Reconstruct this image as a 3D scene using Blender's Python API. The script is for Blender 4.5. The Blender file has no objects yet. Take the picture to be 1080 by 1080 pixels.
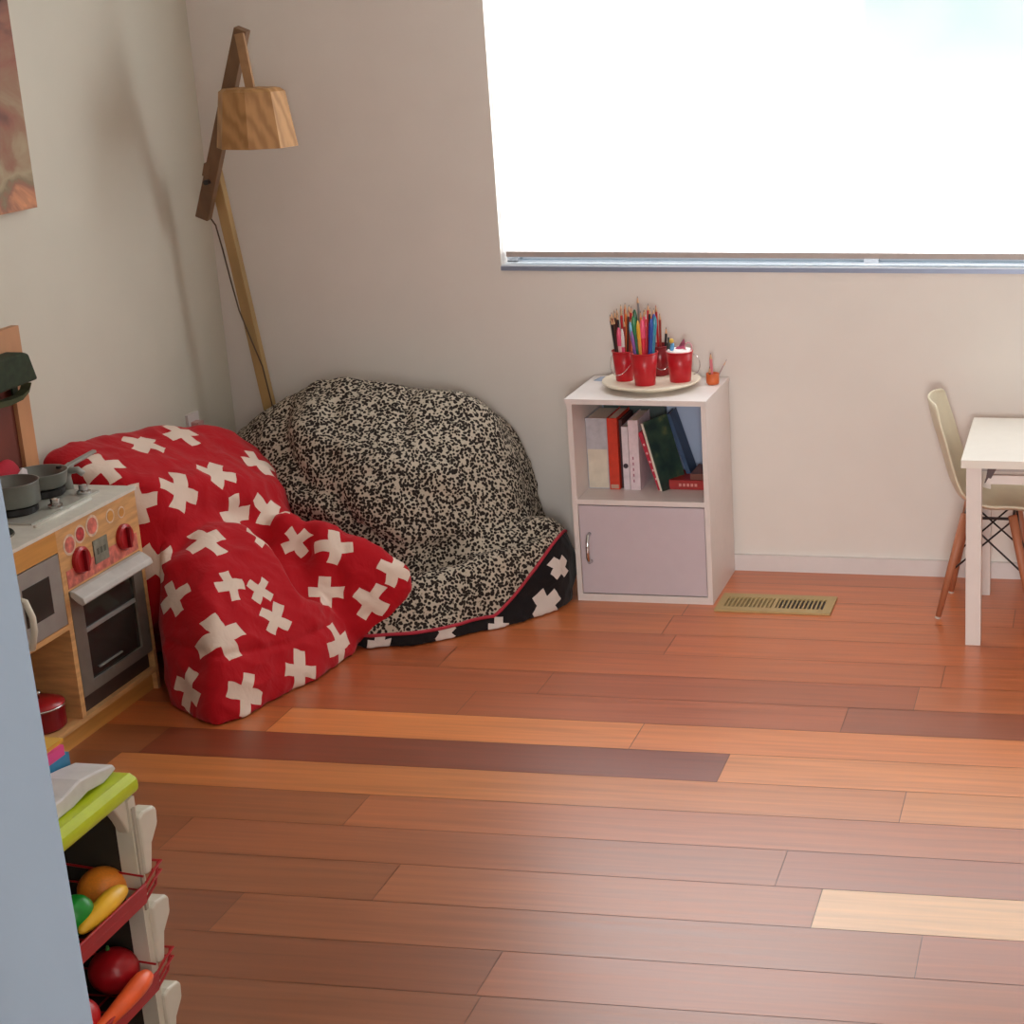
import bpy, bmesh, math, random
import numpy as np
from mathutils import Vector, Matrix
from math import sin, cos, pi, radians
random.seed(7)
C = bpy.context.scene.collection

# ------------------------------------------------------------------ materials
def srgb(c):
    return tuple((x/255/12.92 if x/255 <= .04045 else ((x/255+.055)/1.055)**2.4) for x in c)
MATS = {}
def nt(name):
    m = bpy.data.materials.new(name); m.use_nodes = True
    t = m.node_tree; b = t.nodes['Principled BSDF']
    return m, t, b
def mat(name, col, rough=.55, metal=0, var=.06, scale=30, bump=0, spec=.5, stretch=None, coat=0):
    """procedural: base colour broken up by noise, optional bump; col is sRGB 0-255"""
    if name in MATS: return MATS[name]
    m, t, b = nt(name); n = t.nodes; l = t.links
    c = srgb(col)
    tc = n.new('ShaderNodeTexCoord'); mp = n.new('ShaderNodeMapping'); no = n.new('ShaderNodeTexNoise')
    no.inputs['Scale'].default_value = scale; no.inputs['Detail'].default_value = 4
    if stretch: mp.inputs['Scale'].default_value = stretch
    l.new(tc.outputs['Object'], mp.inputs[0]); l.new(mp.outputs[0], no.inputs['Vector'])
    r = n.new('ShaderNodeValToRGB')
    r.color_ramp.elements[0].position = .3; r.color_ramp.elements[1].position = .7
    r.color_ramp.elements[0].color = tuple(max(0, x*(1-var*2)) for x in c)+(1,)
    r.color_ramp.elements[1].color = tuple(min(1, x*(1+var)) for x in c)+(1,)
    l.new(no.outputs['Fac'], r.inputs[0]); l.new(r.outputs[0], b.inputs['Base Color'])
    b.inputs['Roughness'].default_value = rough; b.inputs['Metallic'].default_value = metal
    b.inputs['Specular IOR Level'].default_value = spec
    b.inputs['Coat Weight'].default_value = coat
    if bump:
        bp = n.new('ShaderNodeBump'); bp.inputs['Strength'].default_value = bump; bp.inputs['Distance'].default_value = .003
        l.new(no.outputs['Fac'], bp.inputs['Height']); l.new(bp.outputs[0], b.inputs['Normal'])
    MATS[name] = m
    return m

wall_m   = mat('wall_paint', (228,222,215), .85, var=.012, scale=6, bump=.03, spec=.2)
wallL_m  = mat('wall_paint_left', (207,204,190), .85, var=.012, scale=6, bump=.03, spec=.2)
trim_m   = mat('trim_paint', (222,216,214), .5, var=.01)
ceil_m   = mat('ceiling_paint', (220,218,212), .9, var=.01)
white_m  = mat('white_laminate', (226,218,214), .4, var=.012)
door_m   = mat('lilac_white_door', (200,189,196), .45, var=.01)
back_m   = mat('blue_grey_backing', (176,190,216), .6, var=.05, scale=8)
pine_m   = mat('pale_ply', (212,164,108), .5, var=.12, scale=14, stretch=(1,1,6))
orange_m = mat('honey_ply', (208,150,76), .45, var=.1, scale=12, stretch=(1,.3,4))
counter_m= mat('grey_white_worktop', (218,217,206), .35, var=.05, scale=40)
silver_m = mat('silver_plastic', (160,160,154), .35, metal=.35, var=.04)
chrome_m = mat('chrome', (200,200,200), .18, metal=1, var=.02)
darkwin_m= mat('dark_glazing', (46,44,40), .15, var=.1, scale=5)
dark_m   = mat('black_plastic', (28,26,26), .4, var=.1)
ovin_m   = mat('oven_dark_inside', (62,46,40), .6, var=.1)
cavity_m = mat('brown_cavity', (110,78,48), .6, var=.1, scale=10)
redpl_m  = mat('red_enamel', (172,26,34), .3, var=.05)
darkred_m= mat('dark_red_enamel', (130,16,26), .3, var=.05)
pink_m   = mat('pink_sticker', (214,120,106), .5, var=.25, scale=60)
cream_m  = mat('cream_sticker', (222,196,170), .5, var=.15, scale=80)
grey_m   = mat('grey_green_display', (128,132,118), .4, var=.15, scale=60)
plastw_m = mat('white_toy_plastic', (214,212,196), .4, var=.02)
lime_m   = mat('lime_plastic', (186,206,30), .35, var=.04)
cup_m    = mat('red_bucket_metal', (188,22,34), .35, var=.05)
shell_m  = mat('cream_shell_plastic', (214,204,178), .4, var=.02)
dowel_m  = mat('brown_beech_dowel', (176,110,78), .5, var=.12, scale=20, stretch=(1,1,.2))
wire_m   = mat('black_wire', (50,42,42), .4, metal=.5)
alu_m    = mat('aluminium_frame', (176,180,186), .4, metal=.5, var=.02)
bar_m    = mat('blind_bar', (176,164,158), .5, var=.03)
vent_m   = mat('beige_vent_metal', (186,162,112), .45, metal=.2, var=.04)
lampw_m  = mat('dark_walnut_wood', (122,90,62), .55, var=.2, scale=18, stretch=(1,1,.25))
pole_m   = mat('honey_pine_pole', (172,142,92), .5, var=.14, scale=18, stretch=(1,1,.2))
green_m  = mat('dark_green_felt', (40,52,32), .85, var=.15, scale=60)

def wood_shade():
    m, t, b = nt('veneer_shade'); n = t.nodes; l = t.links
    tc = n.new('ShaderNodeTexCoord'); w = n.new('ShaderNodeTexWave'); w.wave_type = 'BANDS'; w.bands_direction = 'DIAGONAL'
    w.inputs['Scale'].default_value = 14; w.inputs['Distortion'].default_value = 9; w.inputs['Detail'].default_value = 3
    w.inputs['Detail Scale'].default_value = 1.2
    mp = n.new('ShaderNodeMapping'); mp.inputs['Scale'].default_value = (1,1,.35)
    l.new(tc.outputs['Object'], mp.inputs[0]); l.new(mp.outputs[0], w.inputs[0])
    r = n.new('ShaderNodeValToRGB'); r.color_ramp.elements[0].color = srgb((158,114,66))+(1,); r.color_ramp.elements[1].color = srgb((186,140,88))+(1,)
    l.new(w.outputs[0], r.inputs[0]); l.new(r.outputs[0], b.inputs['Base Color']); b.inputs['Roughness'].default_value = .55
    return m
shade_m = wood_shade()

def floor_material():
    m, t, b = nt('timber_floor'); n = t.nodes; l = t.links
    at = n.new('ShaderNodeVertexColor'); at.layer_name = 'plank'
    tc = n.new('ShaderNodeTexCoord'); mp = n.new('ShaderNodeMapping'); mp.inputs['Scale'].default_value = (1.2,26,1)
    no = n.new('ShaderNodeTexNoise'); no.inputs['Scale'].default_value = 2.2; no.inputs['Detail'].default_value = 6; no.inputs['Distortion'].default_value = .4
    l.new(tc.outputs['Object'], mp.inputs[0]); l.new(mp.outputs[0], no.inputs['Vector'])
    r = n.new('ShaderNodeValToRGB'); r.color_ramp.elements[0].position = .3; r.color_ramp.elements[1].position = .72
    r.color_ramp.elements[0].color = (.72,.70,.68,1); r.color_ramp.elements[1].color = (1.12,1.12,1.12,1)
    l.new(no.outputs['Fac'], r.inputs[0])
    mx = n.new('ShaderNodeMix'); mx.data_type = 'RGBA'; mx.blend_type = 'MULTIPLY'; mx.inputs[0].default_value = .75
    l.new(at.outputs['Color'], mx.inputs[6]); l.new(r.outputs[0], mx.inputs[7]); l.new(mx.outputs[2], b.inputs['Base Color'])
    rr = n.new('ShaderNodeMapRange'); rr.inputs[3].default_value = .26; rr.inputs[4].default_value = .40
    l.new(no.outputs['Fac'], rr.inputs[0]); l.new(rr.outputs[0], b.inputs['Roughness'])
    b.inputs['Specular IOR Level'].default_value = .5; b.inputs['Coat Weight'].default_value = .45; b.inputs['Coat Roughness'].default_value = .36
    bp = n.new('ShaderNodeBump'); bp.inputs['Strength'].default_value = .06; bp.inputs['Distance'].default_value = .002
    l.new(no.outputs['Fac'], bp.inputs['Height']); l.new(bp.outputs[0], b.inputs['Normal'])
    return m

# ------------------------------------------------------------------ mesh helpers
def link(o, parent=None):
    C.objects.link(o)
    if parent:
        o.parent = parent
    return o
def wmat(o):
    m = Matrix.Identity(4)
    while o:
        m = Matrix.LocRotScale(o.location, o.rotation_euler, o.scale) @ m; o = o.parent
    return m
def obj(name, bm, m, parent=None, smooth=False, bevel=0, seg=2):
    """bm is in world coordinates; becomes ONE mesh object"""
    if bevel:
        es = [e for e in bm.edges if len(e.link_faces) == 2 and e.calc_face_angle(0) > .6]
        bmesh.ops.bevel(bm, geom=es, offset=bevel, segments=seg, affect='EDGES', profile=.5, clamp_overlap=True)
    if parent: bm.transform(wmat(parent).inverted())
    me = bpy.data.meshes.new(name); bm.to_mesh(me); bm.free()
    for x in (m if isinstance(m, (list,tuple)) else [m]): me.materials.append(x)
    if smooth:
        for p in me.polygons: p.use_smooth = True
    return link(bpy.data.objects.new(name, me), parent)
def thing(name, label, cat, loc, group=None):
    o = bpy.data.objects.new(name, None); o.location = loc; C.objects.link(o)
    o.empty_display_size = .05
    return tag(o, label, cat, group)
def tag(o, label, cat, group=None):
    o['label'] = label; o['category'] = cat
    if group: o['group'] = group
    return o
def struct(name, bm, m, parent=None, **k):
    o = obj(name, bm, m, parent, **k)
    if not parent: o['kind'] = 'structure'
    return o
def dup(root, loc):
    r = root.copy(); C.objects.link(r); r.location = loc
    for ch in list(root.children):
        c = ch.copy(); C.objects.link(c); c.parent = r
        for g in ch.children:
            d = g.copy(); C.objects.link(d); d.parent = c
    return r
def NB(): return bmesh.new()
def box(bm, x0, x1, y0, y1, z0, z1, mi=0):
    v = [bm.verts.new(p) for p in ((x0,y0,z0),(x1,y0,z0),(x1,y1,z0),(x0,y1,z0),(x0,y0,z1),(x1,y0,z1),(x1,y1,z1),(x0,y1,z1))]
    for f in ((0,3,2,1),(4,5,6,7),(0,1,5,4),(1,2,6,5),(2,3,7,6),(3,0,4,7)):
        bm.faces.new([v[i] for i in f]).material_index = mi
    return bm
def frame_of(d):
    d = d.normalized(); a = Vector((0,0,1)) if abs(d.z) < .9 else Vector((1,0,0))
    u = d.cross(a).normalized(); return u, d.cross(u).normalized()
def tube(bm, pts, r, n=8, closed=False, cap=True):
    pts = [Vector(p) for p in pts]; N = len(pts); rs = r if isinstance(r, (list,tuple)) else [r]*N
    rings = []; u = None
    for i, p in enumerate(pts):
        if closed: d = pts[(i+1)%N]-pts[i-1]
        else: d = pts[min(i+1,N-1)]-pts[max(i-1,0)]
        d.normalize()
        if u is None: u, w = frame_of(d)
        else:
            u = (u-d*u.dot(d)); u = u.normalized() if u.length > 1e-6 else frame_of(d)[0]
        w = d.cross(u)
        rings.append([bm.verts.new(p+(u*cos(2*pi*k/n)+w*sin(2*pi*k/n))*rs[i]) for k in range(n)])
    for i in range(N if closed else N-1):
        a, b = rings[i], rings[(i+1)%N]
        for k in range(n): bm.faces.new((a[k],a[(k+1)%n],b[(k+1)%n],b[k]))
    if cap and not closed:
        bm.faces.new(rings[0][::-1]); bm.faces.new(rings[-1])
    return bm
def lathe(bm, prof, c=(0,0,0), axis=(0,0,1), n=32, cap=True, a0=0):
    """prof: list of (radius, height)"""
    ax = Vector(axis).normalized(); c = Vector(c)
    if abs(ax.z) > .99: u, w = Vector((1,0,0)), Vector((0,1,0))*(1 if ax.z > 0 else -1)
    else: u, w = frame_of(ax)
    rings = [[bm.verts.new(c+ax*h+(u*cos(a0+2*pi*k/n)+w*sin(a0+2*pi*k/n))*max(r,1e-4)) for k in range(n)] for r, h in prof]
    for a, b in zip(rings, rings[1:]):
        for k in range(n): bm.faces.new((a[k],a[(k+1)%n],b[(k+1)%n],b[k]))
    if cap:
        bm.faces.new(rings[0][::-1]); bm.faces.new(rings[-1])
    bmesh.ops.recalc_face_normals(bm, faces=bm.faces[:])
    return bm
def prism(bm, poly, lo, hi, axis='y', mi=0):
    def P(a, b, t):
        return (a,t,b) if axis == 'y' else ((t,a,b) if axis == 'x' else (a,b,t))
    A = [bm.verts.new(P(a,b,lo)) for a, b in poly]; B = [bm.verts.new(P(a,b,hi)) for a, b in poly]
    fs = [bm.faces.new(A[::-1]), bm.faces.new(B)]
    n = len(poly)
    for i in range(n): fs.append(bm.faces.new((A[i],A[(i+1)%n],B[(i+1)%n],B[i])))
    for f in fs: f.material_index = mi
    bmesh.ops.recalc_face_normals(bm, faces=fs)
    return bm
def ell(bm, c, r, rot=(0,0,0), n=24):
    M = Matrix.Translation(c) @ Matrix.Rotation(rot[2],4,'Z') @ Matrix.Rotation(rot[1],4,'Y') @ Matrix.Rotation(rot[0],4,'X') @ Matrix.Diagonal((r[0],r[1],r[2],1))
    bmesh.ops.create_uvsphere(bm, u_segments=n, v_segments=n//2, radius=1, matrix=M)
    return bm
def hull(bm, pts):
    vs = [bm.verts.new(p) for p in pts]
    g = bmesh.ops.convex_hull(bm, input=vs)
    bad = [v_ for v_ in vs if v_.is_valid and not v_.link_faces]
    if bad: bmesh.ops.delete(bm, geom=bad, context='VERTS')
    return bm

# ------------------------------------------------------------------ camera
cam = bpy.data.cameras.new('camera'); co = bpy.data.objects.new('camera', cam); C.objects.link(co)
yaw, pitch, roll = -0.155, 0.2912, -0.0178
fw = Vector((sin(yaw)*cos(pitch), cos(yaw)*cos(pitch), -sin(pitch)))
rt = Vector((cos(yaw), -sin(yaw), 0)); up = rt.cross(fw)
r2 = rt*cos(roll)+up*sin(roll); u2 = up*cos(roll)-rt*sin(roll)
CAM = Vector((2.4934,-4.6872,1.6))
co.matrix_world = Matrix(((r2.x,u2.x,-fw.x,CAM.x),(r2.y,u2.y,-fw.y,CAM.y),(r2.z,u2.z,-fw.z,CAM.z),(0,0,0,1)))
cam.sensor_width = 36; cam.lens = 1848.96/1080*36; cam.shift_x = (540-874.58)/1080; cam.clip_start = .02
bpy.context.scene.camera = co

# ------------------------------------------------------------------ the room
RW, RF, RH = 3.3, -4.2, 2.45            # right wall x, front wall y, ceiling height
WX0, WX1, WZ0, WZ1 = .848, 3.0, .869, 2.12
# floor: every plank a quad with its own colour, front rows darkened for light falloff
bm = NB(); cl = bm.loops.layers.float_color.new('plank')
W = .1415
pal = [(150,96,68),(144,92,64),(138,86,60)]  # darker front rows, light falloff painted into the colour
def plank(x0, x1, y0, y1, col):
    g = .0008
    vs = [bm.verts.new(p) for p in ((x0+g,y0+g,0),(x1-g,y0+g,0),(x1-g,y1-g,0),(x0+g,y1-g,0))]
    c = srgb(col); c = (c[0]*1.16, c[1]*1.02, c[2]*.72, 1)
    f = bm.faces.new(vs)
    for lp in f.loops: lp[cl] = c
special = {   # row index (0 = just in front of y=-1.251, counted towards the camera): joints and colours, with light falloff and sheen painted in
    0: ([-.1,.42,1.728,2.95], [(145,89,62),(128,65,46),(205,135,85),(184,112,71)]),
    1: ([-.1,.38,2.13], [(130,78,52),(191,124,78),(199,133,81)]),
    2: ([-.1,1.02,2.4], [(152,95,64),(172,106,73),(185,114,77)]),
    3: ([-.1,.7,1.93], [(142,86,57),(156,96,67),(154,92,66)]),
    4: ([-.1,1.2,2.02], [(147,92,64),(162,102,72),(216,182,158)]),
    5: ([-.1,.95,2.22], [(132,79,54),(149,93,65),(155,93,67)]),
    6: ([-.1,1.5], [(133,80,54),(153,94,67)]),
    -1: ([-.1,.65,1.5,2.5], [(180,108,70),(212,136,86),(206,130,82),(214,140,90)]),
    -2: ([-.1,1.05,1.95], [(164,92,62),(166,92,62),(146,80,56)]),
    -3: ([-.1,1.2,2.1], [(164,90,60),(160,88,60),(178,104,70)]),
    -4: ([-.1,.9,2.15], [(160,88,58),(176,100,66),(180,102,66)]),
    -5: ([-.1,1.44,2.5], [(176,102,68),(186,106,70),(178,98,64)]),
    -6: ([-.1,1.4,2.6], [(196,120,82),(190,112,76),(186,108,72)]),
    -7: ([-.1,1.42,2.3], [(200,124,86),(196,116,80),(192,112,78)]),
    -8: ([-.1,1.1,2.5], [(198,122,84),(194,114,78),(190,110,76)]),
    -9: ([-.1,1.3], [(194,118,80),(190,112,76)]),
}
for k in range(-9, 32):
    y1 = -1.251-W*k; y0 = y1-W
    if k in special:
        js, cols = special[k]; js = js+[RW+.1]
        for i in range(len(js)-1): plank(js[i], js[i+1], y0, min(y1,.05), cols[i])
    else:
        x = -.1-random.random()*1.2
        while x < RW+.1:
            L = random.uniform(.9,1.9); plank(max(x,-.1), min(x+L,RW+.1), y0, y1, random.choice(pal)); x += L
box(bm, -.1, RW+.1, -5.9, .1, -.05, -.0012)
for f in bm.faces:
    if len(f.verts) == 4 and f.calc_center_median().z < -.0005:
        for lp in f.loops: lp[cl] = (.16,.07,.035,1)
fl = struct('floor', bm, floor_material())

bm = NB()   # back wall with the window opening
box(bm,-.1,WX0,0,.1,0,RH); box(bm,WX1,RW+.1,0,.1,0,RH); box(bm,WX0,WX1,0,.1,0,WZ0); box(bm,WX0,WX1,0,.1,WZ1,RH)
struct('wall_back', bm, wall_m)
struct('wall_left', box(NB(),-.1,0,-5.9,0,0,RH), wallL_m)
struct('wall_right', box(NB(),RW,RW+.1,-5.9,0,0,RH), wall_m)
struct('ceiling', box(NB(),-.1,RW+.1,-5.9,.1,RH,RH+.05), ceil_m)
bm = NB()   # front wall with the doorway the photograph is taken through
DX0, DX1, DZ = 2.0735, 2.92, 2.04
box(bm,0,DX0-.02,RF,RF+.11,0,RH); box(bm,DX1+.02,RW,RF,RF+.11,0,RH); box(bm,DX0-.02,DX1+.02,RF,RF+.11,DZ+.02,RH)
struct('wall_front', bm, mat('front_wall_paint', (196,200,206), .8, var=.01))
jm = mat('door_jamb_paint', (100,112,124), .5, var=.02, scale=4)
bm = NB()
box(bm,DX0-.045,DX0,RF-.012,RF+.122,0,DZ)
for v_ in bm.verts: v_.co.x -= (v_.co.z-.95)*.0125      # the old jamb is slightly out of plumb
box(bm,DX1,DX1+.02,RF-.012,RF+.122,0,DZ); box(bm,DX0-.02,DX1+.02,RF-.012,RF+.122,DZ,DZ+.02)
dj = struct('trim_1', bm, jm, bevel=.003)
bm = NB(); box(bm,DX0,DX0+.012,RF+.0,RF+.022,0,DZ)
for v_ in bm.verts: v_.co.x -= (v_.co.z-.95)*.0125
struct('door_stop', bm, mat('blue_light_tint', (128,172,214), .5), dj, bevel=.002)  # blue daylight from the next room is put into this strip's colour
def skirting(name, pts_box): return struct(name, box(NB(),*pts_box), trim_m, bevel=.004)
skirting('baseboard_back', (0,RW,-.014,0,0,.047))
skirting('baseboard_left', (0,.014,RF+.11,-.014,0,.047))
skirting('baseboard_right', (RW-.014,RW,RF+.11,-.014,0,.047))

# window: frame, sash bar, glass; the blind hangs inside the opening
bm = NB()
for b_ in ((WX0,WX1,.055,.1,WZ0,WZ0+.006),(WX0,WX1,.055,.1,WZ1-.03,WZ1),(WX0,WX0+.03,.055,.1,WZ0,WZ1),(WX1-.03,WX1,.055,.1,WZ0,WZ1),(1.86,1.9,.06,.1,WZ0,WZ1)): box(bm,*b_)
wf = struct('window_1', bm, alu_m, bevel=.002)
gm, t, b = nt('window_glass'); b.inputs['Transmission Weight'].default_value = 1; b.inputs['Roughness'].default_value = 0; b.inputs['Base Color'].default_value = (.9,1,.97,1)
struct('pane', box(NB(),WX0+.03,WX1-.03,.078,.082,WZ0+.006,WZ1-.03), gm, wf)
bm = NB(); box(bm,WX0,WX1,-.006,.06,WZ0-.012,WZ0)
t2=struct('trim_2', bm, mat('window_sill_metal', (150,160,182), .3, metal=.4, var=.02), bevel=.002)
struct('sill_top', box(NB(),WX0,WX1,.0,.056,WZ0,WZ0+.003), mat('sill_white',(232,236,240),.35,var=.01), t2)

def blind_material():  # daylight through the fabric is put in as emission, cyan patch included
    m = bpy.data.materials.new('emissive_blind_fabric'); m.use_nodes = True; t = m.node_tree; n = t.nodes; l = t.links; n.clear()
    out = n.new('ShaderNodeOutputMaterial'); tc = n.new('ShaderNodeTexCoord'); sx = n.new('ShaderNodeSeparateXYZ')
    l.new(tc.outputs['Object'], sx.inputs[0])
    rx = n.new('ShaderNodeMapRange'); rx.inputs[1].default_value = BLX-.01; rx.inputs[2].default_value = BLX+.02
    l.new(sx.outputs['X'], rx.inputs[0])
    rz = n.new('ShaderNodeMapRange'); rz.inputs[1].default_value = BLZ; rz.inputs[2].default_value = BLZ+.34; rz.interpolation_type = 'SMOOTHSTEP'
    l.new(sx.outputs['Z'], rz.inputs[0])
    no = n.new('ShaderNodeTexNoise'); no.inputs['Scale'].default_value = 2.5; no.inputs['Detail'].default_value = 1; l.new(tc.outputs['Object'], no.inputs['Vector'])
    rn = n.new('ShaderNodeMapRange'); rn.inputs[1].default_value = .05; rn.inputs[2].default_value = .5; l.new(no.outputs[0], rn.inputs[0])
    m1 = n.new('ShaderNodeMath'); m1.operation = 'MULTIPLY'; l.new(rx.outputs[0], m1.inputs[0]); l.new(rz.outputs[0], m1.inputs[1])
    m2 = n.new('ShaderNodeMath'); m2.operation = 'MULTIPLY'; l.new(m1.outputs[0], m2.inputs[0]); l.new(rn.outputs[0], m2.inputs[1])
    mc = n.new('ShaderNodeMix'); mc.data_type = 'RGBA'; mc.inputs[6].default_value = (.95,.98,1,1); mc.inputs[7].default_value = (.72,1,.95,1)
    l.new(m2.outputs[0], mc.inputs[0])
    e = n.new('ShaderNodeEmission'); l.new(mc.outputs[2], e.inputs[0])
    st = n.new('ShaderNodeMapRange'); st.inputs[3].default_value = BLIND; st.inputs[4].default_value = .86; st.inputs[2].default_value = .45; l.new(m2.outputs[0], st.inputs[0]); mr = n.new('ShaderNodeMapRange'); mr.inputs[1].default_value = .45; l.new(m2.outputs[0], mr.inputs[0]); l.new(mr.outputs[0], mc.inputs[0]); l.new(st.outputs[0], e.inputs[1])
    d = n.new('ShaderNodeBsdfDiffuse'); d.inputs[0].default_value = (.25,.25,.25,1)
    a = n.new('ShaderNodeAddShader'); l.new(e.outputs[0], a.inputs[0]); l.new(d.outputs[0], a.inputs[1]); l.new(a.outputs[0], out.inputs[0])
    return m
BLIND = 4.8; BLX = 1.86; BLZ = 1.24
bl = thing('roller_blind', 'white roller blind with daylight put in as emission, pulled down in the window', 'blind', (1.9,.02,.905))
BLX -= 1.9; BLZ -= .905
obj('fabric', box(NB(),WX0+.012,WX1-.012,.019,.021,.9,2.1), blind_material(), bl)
obj('bottom_bar', box(NB(),WX0+.012,WX1-.012,.012,.028,.893,.908), bar_m, bl, bevel=.003)
obj('roller', lathe(NB(), [(.02,WX0+.012),(.02,WX1-.012)], (0,.025,2.1), (1,0,0), 16), bar_m, bl)

# ------------------------------------------------------------------ floor vent
v = thing('floor_vent', 'beige metal floor register with two rows of slots beside the white cabinet', 'floor vent', (1.655,-.29,0))
X0,X1,Y0,Y1 = 1.5,1.815,-.362,-.225
bm = NB(); z0,z1=.0005,.006
box(bm,X0,X1,Y0,Y0+.03,z0,z1); box(bm,X0,X1,Y1-.03,Y1,z0,z1); box(bm,X0,X0+.02,Y0+.03,Y1-.03,z0,z1); box(bm,X1-.02,X1,Y0+.03,Y1-.03,z0,z1); box(bm,1.65,1.66,Y0+.03,Y1-.03,z0,z1)
obj('frame', bm, vent_m, v)
bm = NB()
for x in np.arange(X0+.028, X1-.022, .0115): box(bm,x-.0022,x+.0022,Y0+.03,Y1-.03,.002,.0055)
obj('louvre', bm, vent_m, v)
bm = NB(); box(bm,X0+.02,1.65,Y0+.03,Y1-.03,.0004,.0012)
obj('damper', bm, mat('olive_damper', (140,122,76), .6), v)
bm = NB(); box(bm,1.66,X1-.02,Y0+.03,Y1-.03,.0004,.0012)
obj('duct_opening', bm, dark_m, v)

# ------------------------------------------------------------------ white cabinet
kx,kX,ky,kY,kz = 1.109,1.487,-.31,-.016,.566; T=.014
cb = thing('storage_cabinet', 'small white cabinet with open book shelf over a closed door', 'cabinet', ((kx+kX)/2,(ky+kY)/2,0))
for x_ in (kx,kX-T): obj('side_panel', box(NB(),x_,x_+T,ky,kY,0,kz-T), white_m, cb, bevel=.001)
obj('bottom_panel', box(NB(),kx+T,kX-T,ky,kY,0,.02), white_m, cb, bevel=.001)
obj('top_panel', box(NB(),kx-.004,kX+.002,ky-.005,kY,kz-T,kz), white_m, cb, bevel=.002)
obj('shelf', box(NB(),kx+T,kX-T,ky+.002,kY-.006,.274,.288), white_m, cb, bevel=.001)
obj('back_panel', box(NB(),kx+T,kX-T,kY-.006,kY,.02,kz-T), back_m, cb)
dr = obj('door', box(NB(),kx+T+.002,kX-T-.002,ky+.002,ky+.018,.023,.271), door_m, cb, bevel=.002)
hp = [(1.151,ky+.002,.192),(1.151,ky-.012,.19),(1.151,ky-.022,.176),(1.151,ky-.025,.153),(1.151,ky-.022,.13),(1.151,ky-.012,.116),(1.151,ky+.002,.114)]
obj('handle', tube(NB(), hp, [.005,.005,.0045,.005,.0055,.006,.006], 10), chrome_m, dr, smooth=True)

# books
def book(name, label, x0, x1, y0, y1, z0, z1, col, page=(226,216,200), spine='front', lean=0, piv=None, extra=None, rough=.5):
    """upright book: spine faces the room (-y)"""
    t_ = thing(name, label, 'book', ((x0+x1)/2, y0, z0))
    cm = mat('cover_%d_%d_%d' % col, col, rough, var=.08, scale=40)
    th = .0022
    parts = [('cover', cm, NB()), ('pages', mat('paper', page, .8, var=.04, scale=120, stretch=(8,1,.2)), NB())]
    b0 = parts[0][2]
    box(b0,x0,x0+th,y0,y1,z0,z1); box(b0,x1-th,x1,y0,y1,z0,z1); box(b0,x0+th,x1-th,y0,y0+th,z0,z1)
    box(parts[1][2],x0+th,x1-th,y0+th,y1-.003,z0+.003,z1-.003)
    if extra:
        for nm, (a,b_,c,d), ec in extra:
            e = NB(); box(e,a,b_,y0-.0006,y0+.0005,c,d); parts.append((nm, mat('ink_%d_%d_%d' % ec, ec, .5), e))
    R = Matrix.Translation(Vector(piv)) @ Matrix.Rotation(lean,4,'Y') @ Matrix.Translation(-Vector(piv)) if lean else None
    for nm, m_, b_ in parts:
        if R: b_.transform(R)
        obj(nm, b_, m_, t_)
    return t_
SZ = .2885; G = 'books on the white cabinet shelf'
book('box_file','thick grey and cream box file at the left end of the cabinet shelf',1.1245,1.184,-.2,-.06,SZ,.487,(186,184,190),extra=[('label_strip',(1.127,1.182,SZ+.003,.40),(216,206,188))])['group']=G
book('book','orange-red hardback upright beside the grey box file',1.186,1.214,-.205,-.07,SZ,.489,(206,58,34),extra=[('spine_band',(1.189,1.211,SZ+.003,SZ+.014),(190,150,130))])['group']=G
book('book','thin dark brown book between the orange-red book and the white ones',1.2155,1.224,-.19,-.07,SZ,.482,(70,44,48))['group']=G
b3=book('book','slim white book with a dark round dot on its spine',1.2255,1.243,-.205,-.07,SZ,.466,(218,206,212)); b3['group']=G
obj('spine_dot', lathe(NB(), [(.0068,0),(.0068,.0015)], (1.2335,-.2048,.356), (0,-1,0), 20), mat('dark_ink',(60,50,60),.5), b3)
ex=[('spine_mark',(1.2530,1.2565,z,z+.008),(176,110,130)) for z in (.31,.326,.342,.358,.374)]
book('book','taller pinkish white book with small print down the spine',1.2445,1.272,-.205,-.07,SZ,.484,(224,204,210),extra=ex)['group']=G
book('book','dark box behind the upright books at the back of the shelf',1.135,1.31,-.052,-.026,SZ,.53,(70,82,80))['group']=G  # dark box filling the upper interior behind the books
def leanbook(label, bx, w, h, ang, col, y0, y1, **k):
    return book('book', label, bx-w, bx, y0, y1, SZ+.0005, SZ+h, col, lean=ang, piv=(bx,0,SZ+.0005), **k)
leanbook('crimson paperback leaning left against the white books',1.331,.011,.17,-.30,(186,36,62),-.2,-.09,extra=[('spine_mark',(1.323,1.3275,z,z+.006),(232,190,190)) for z in (.32,.345,.37,.395,.42)])['group']=G
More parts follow.
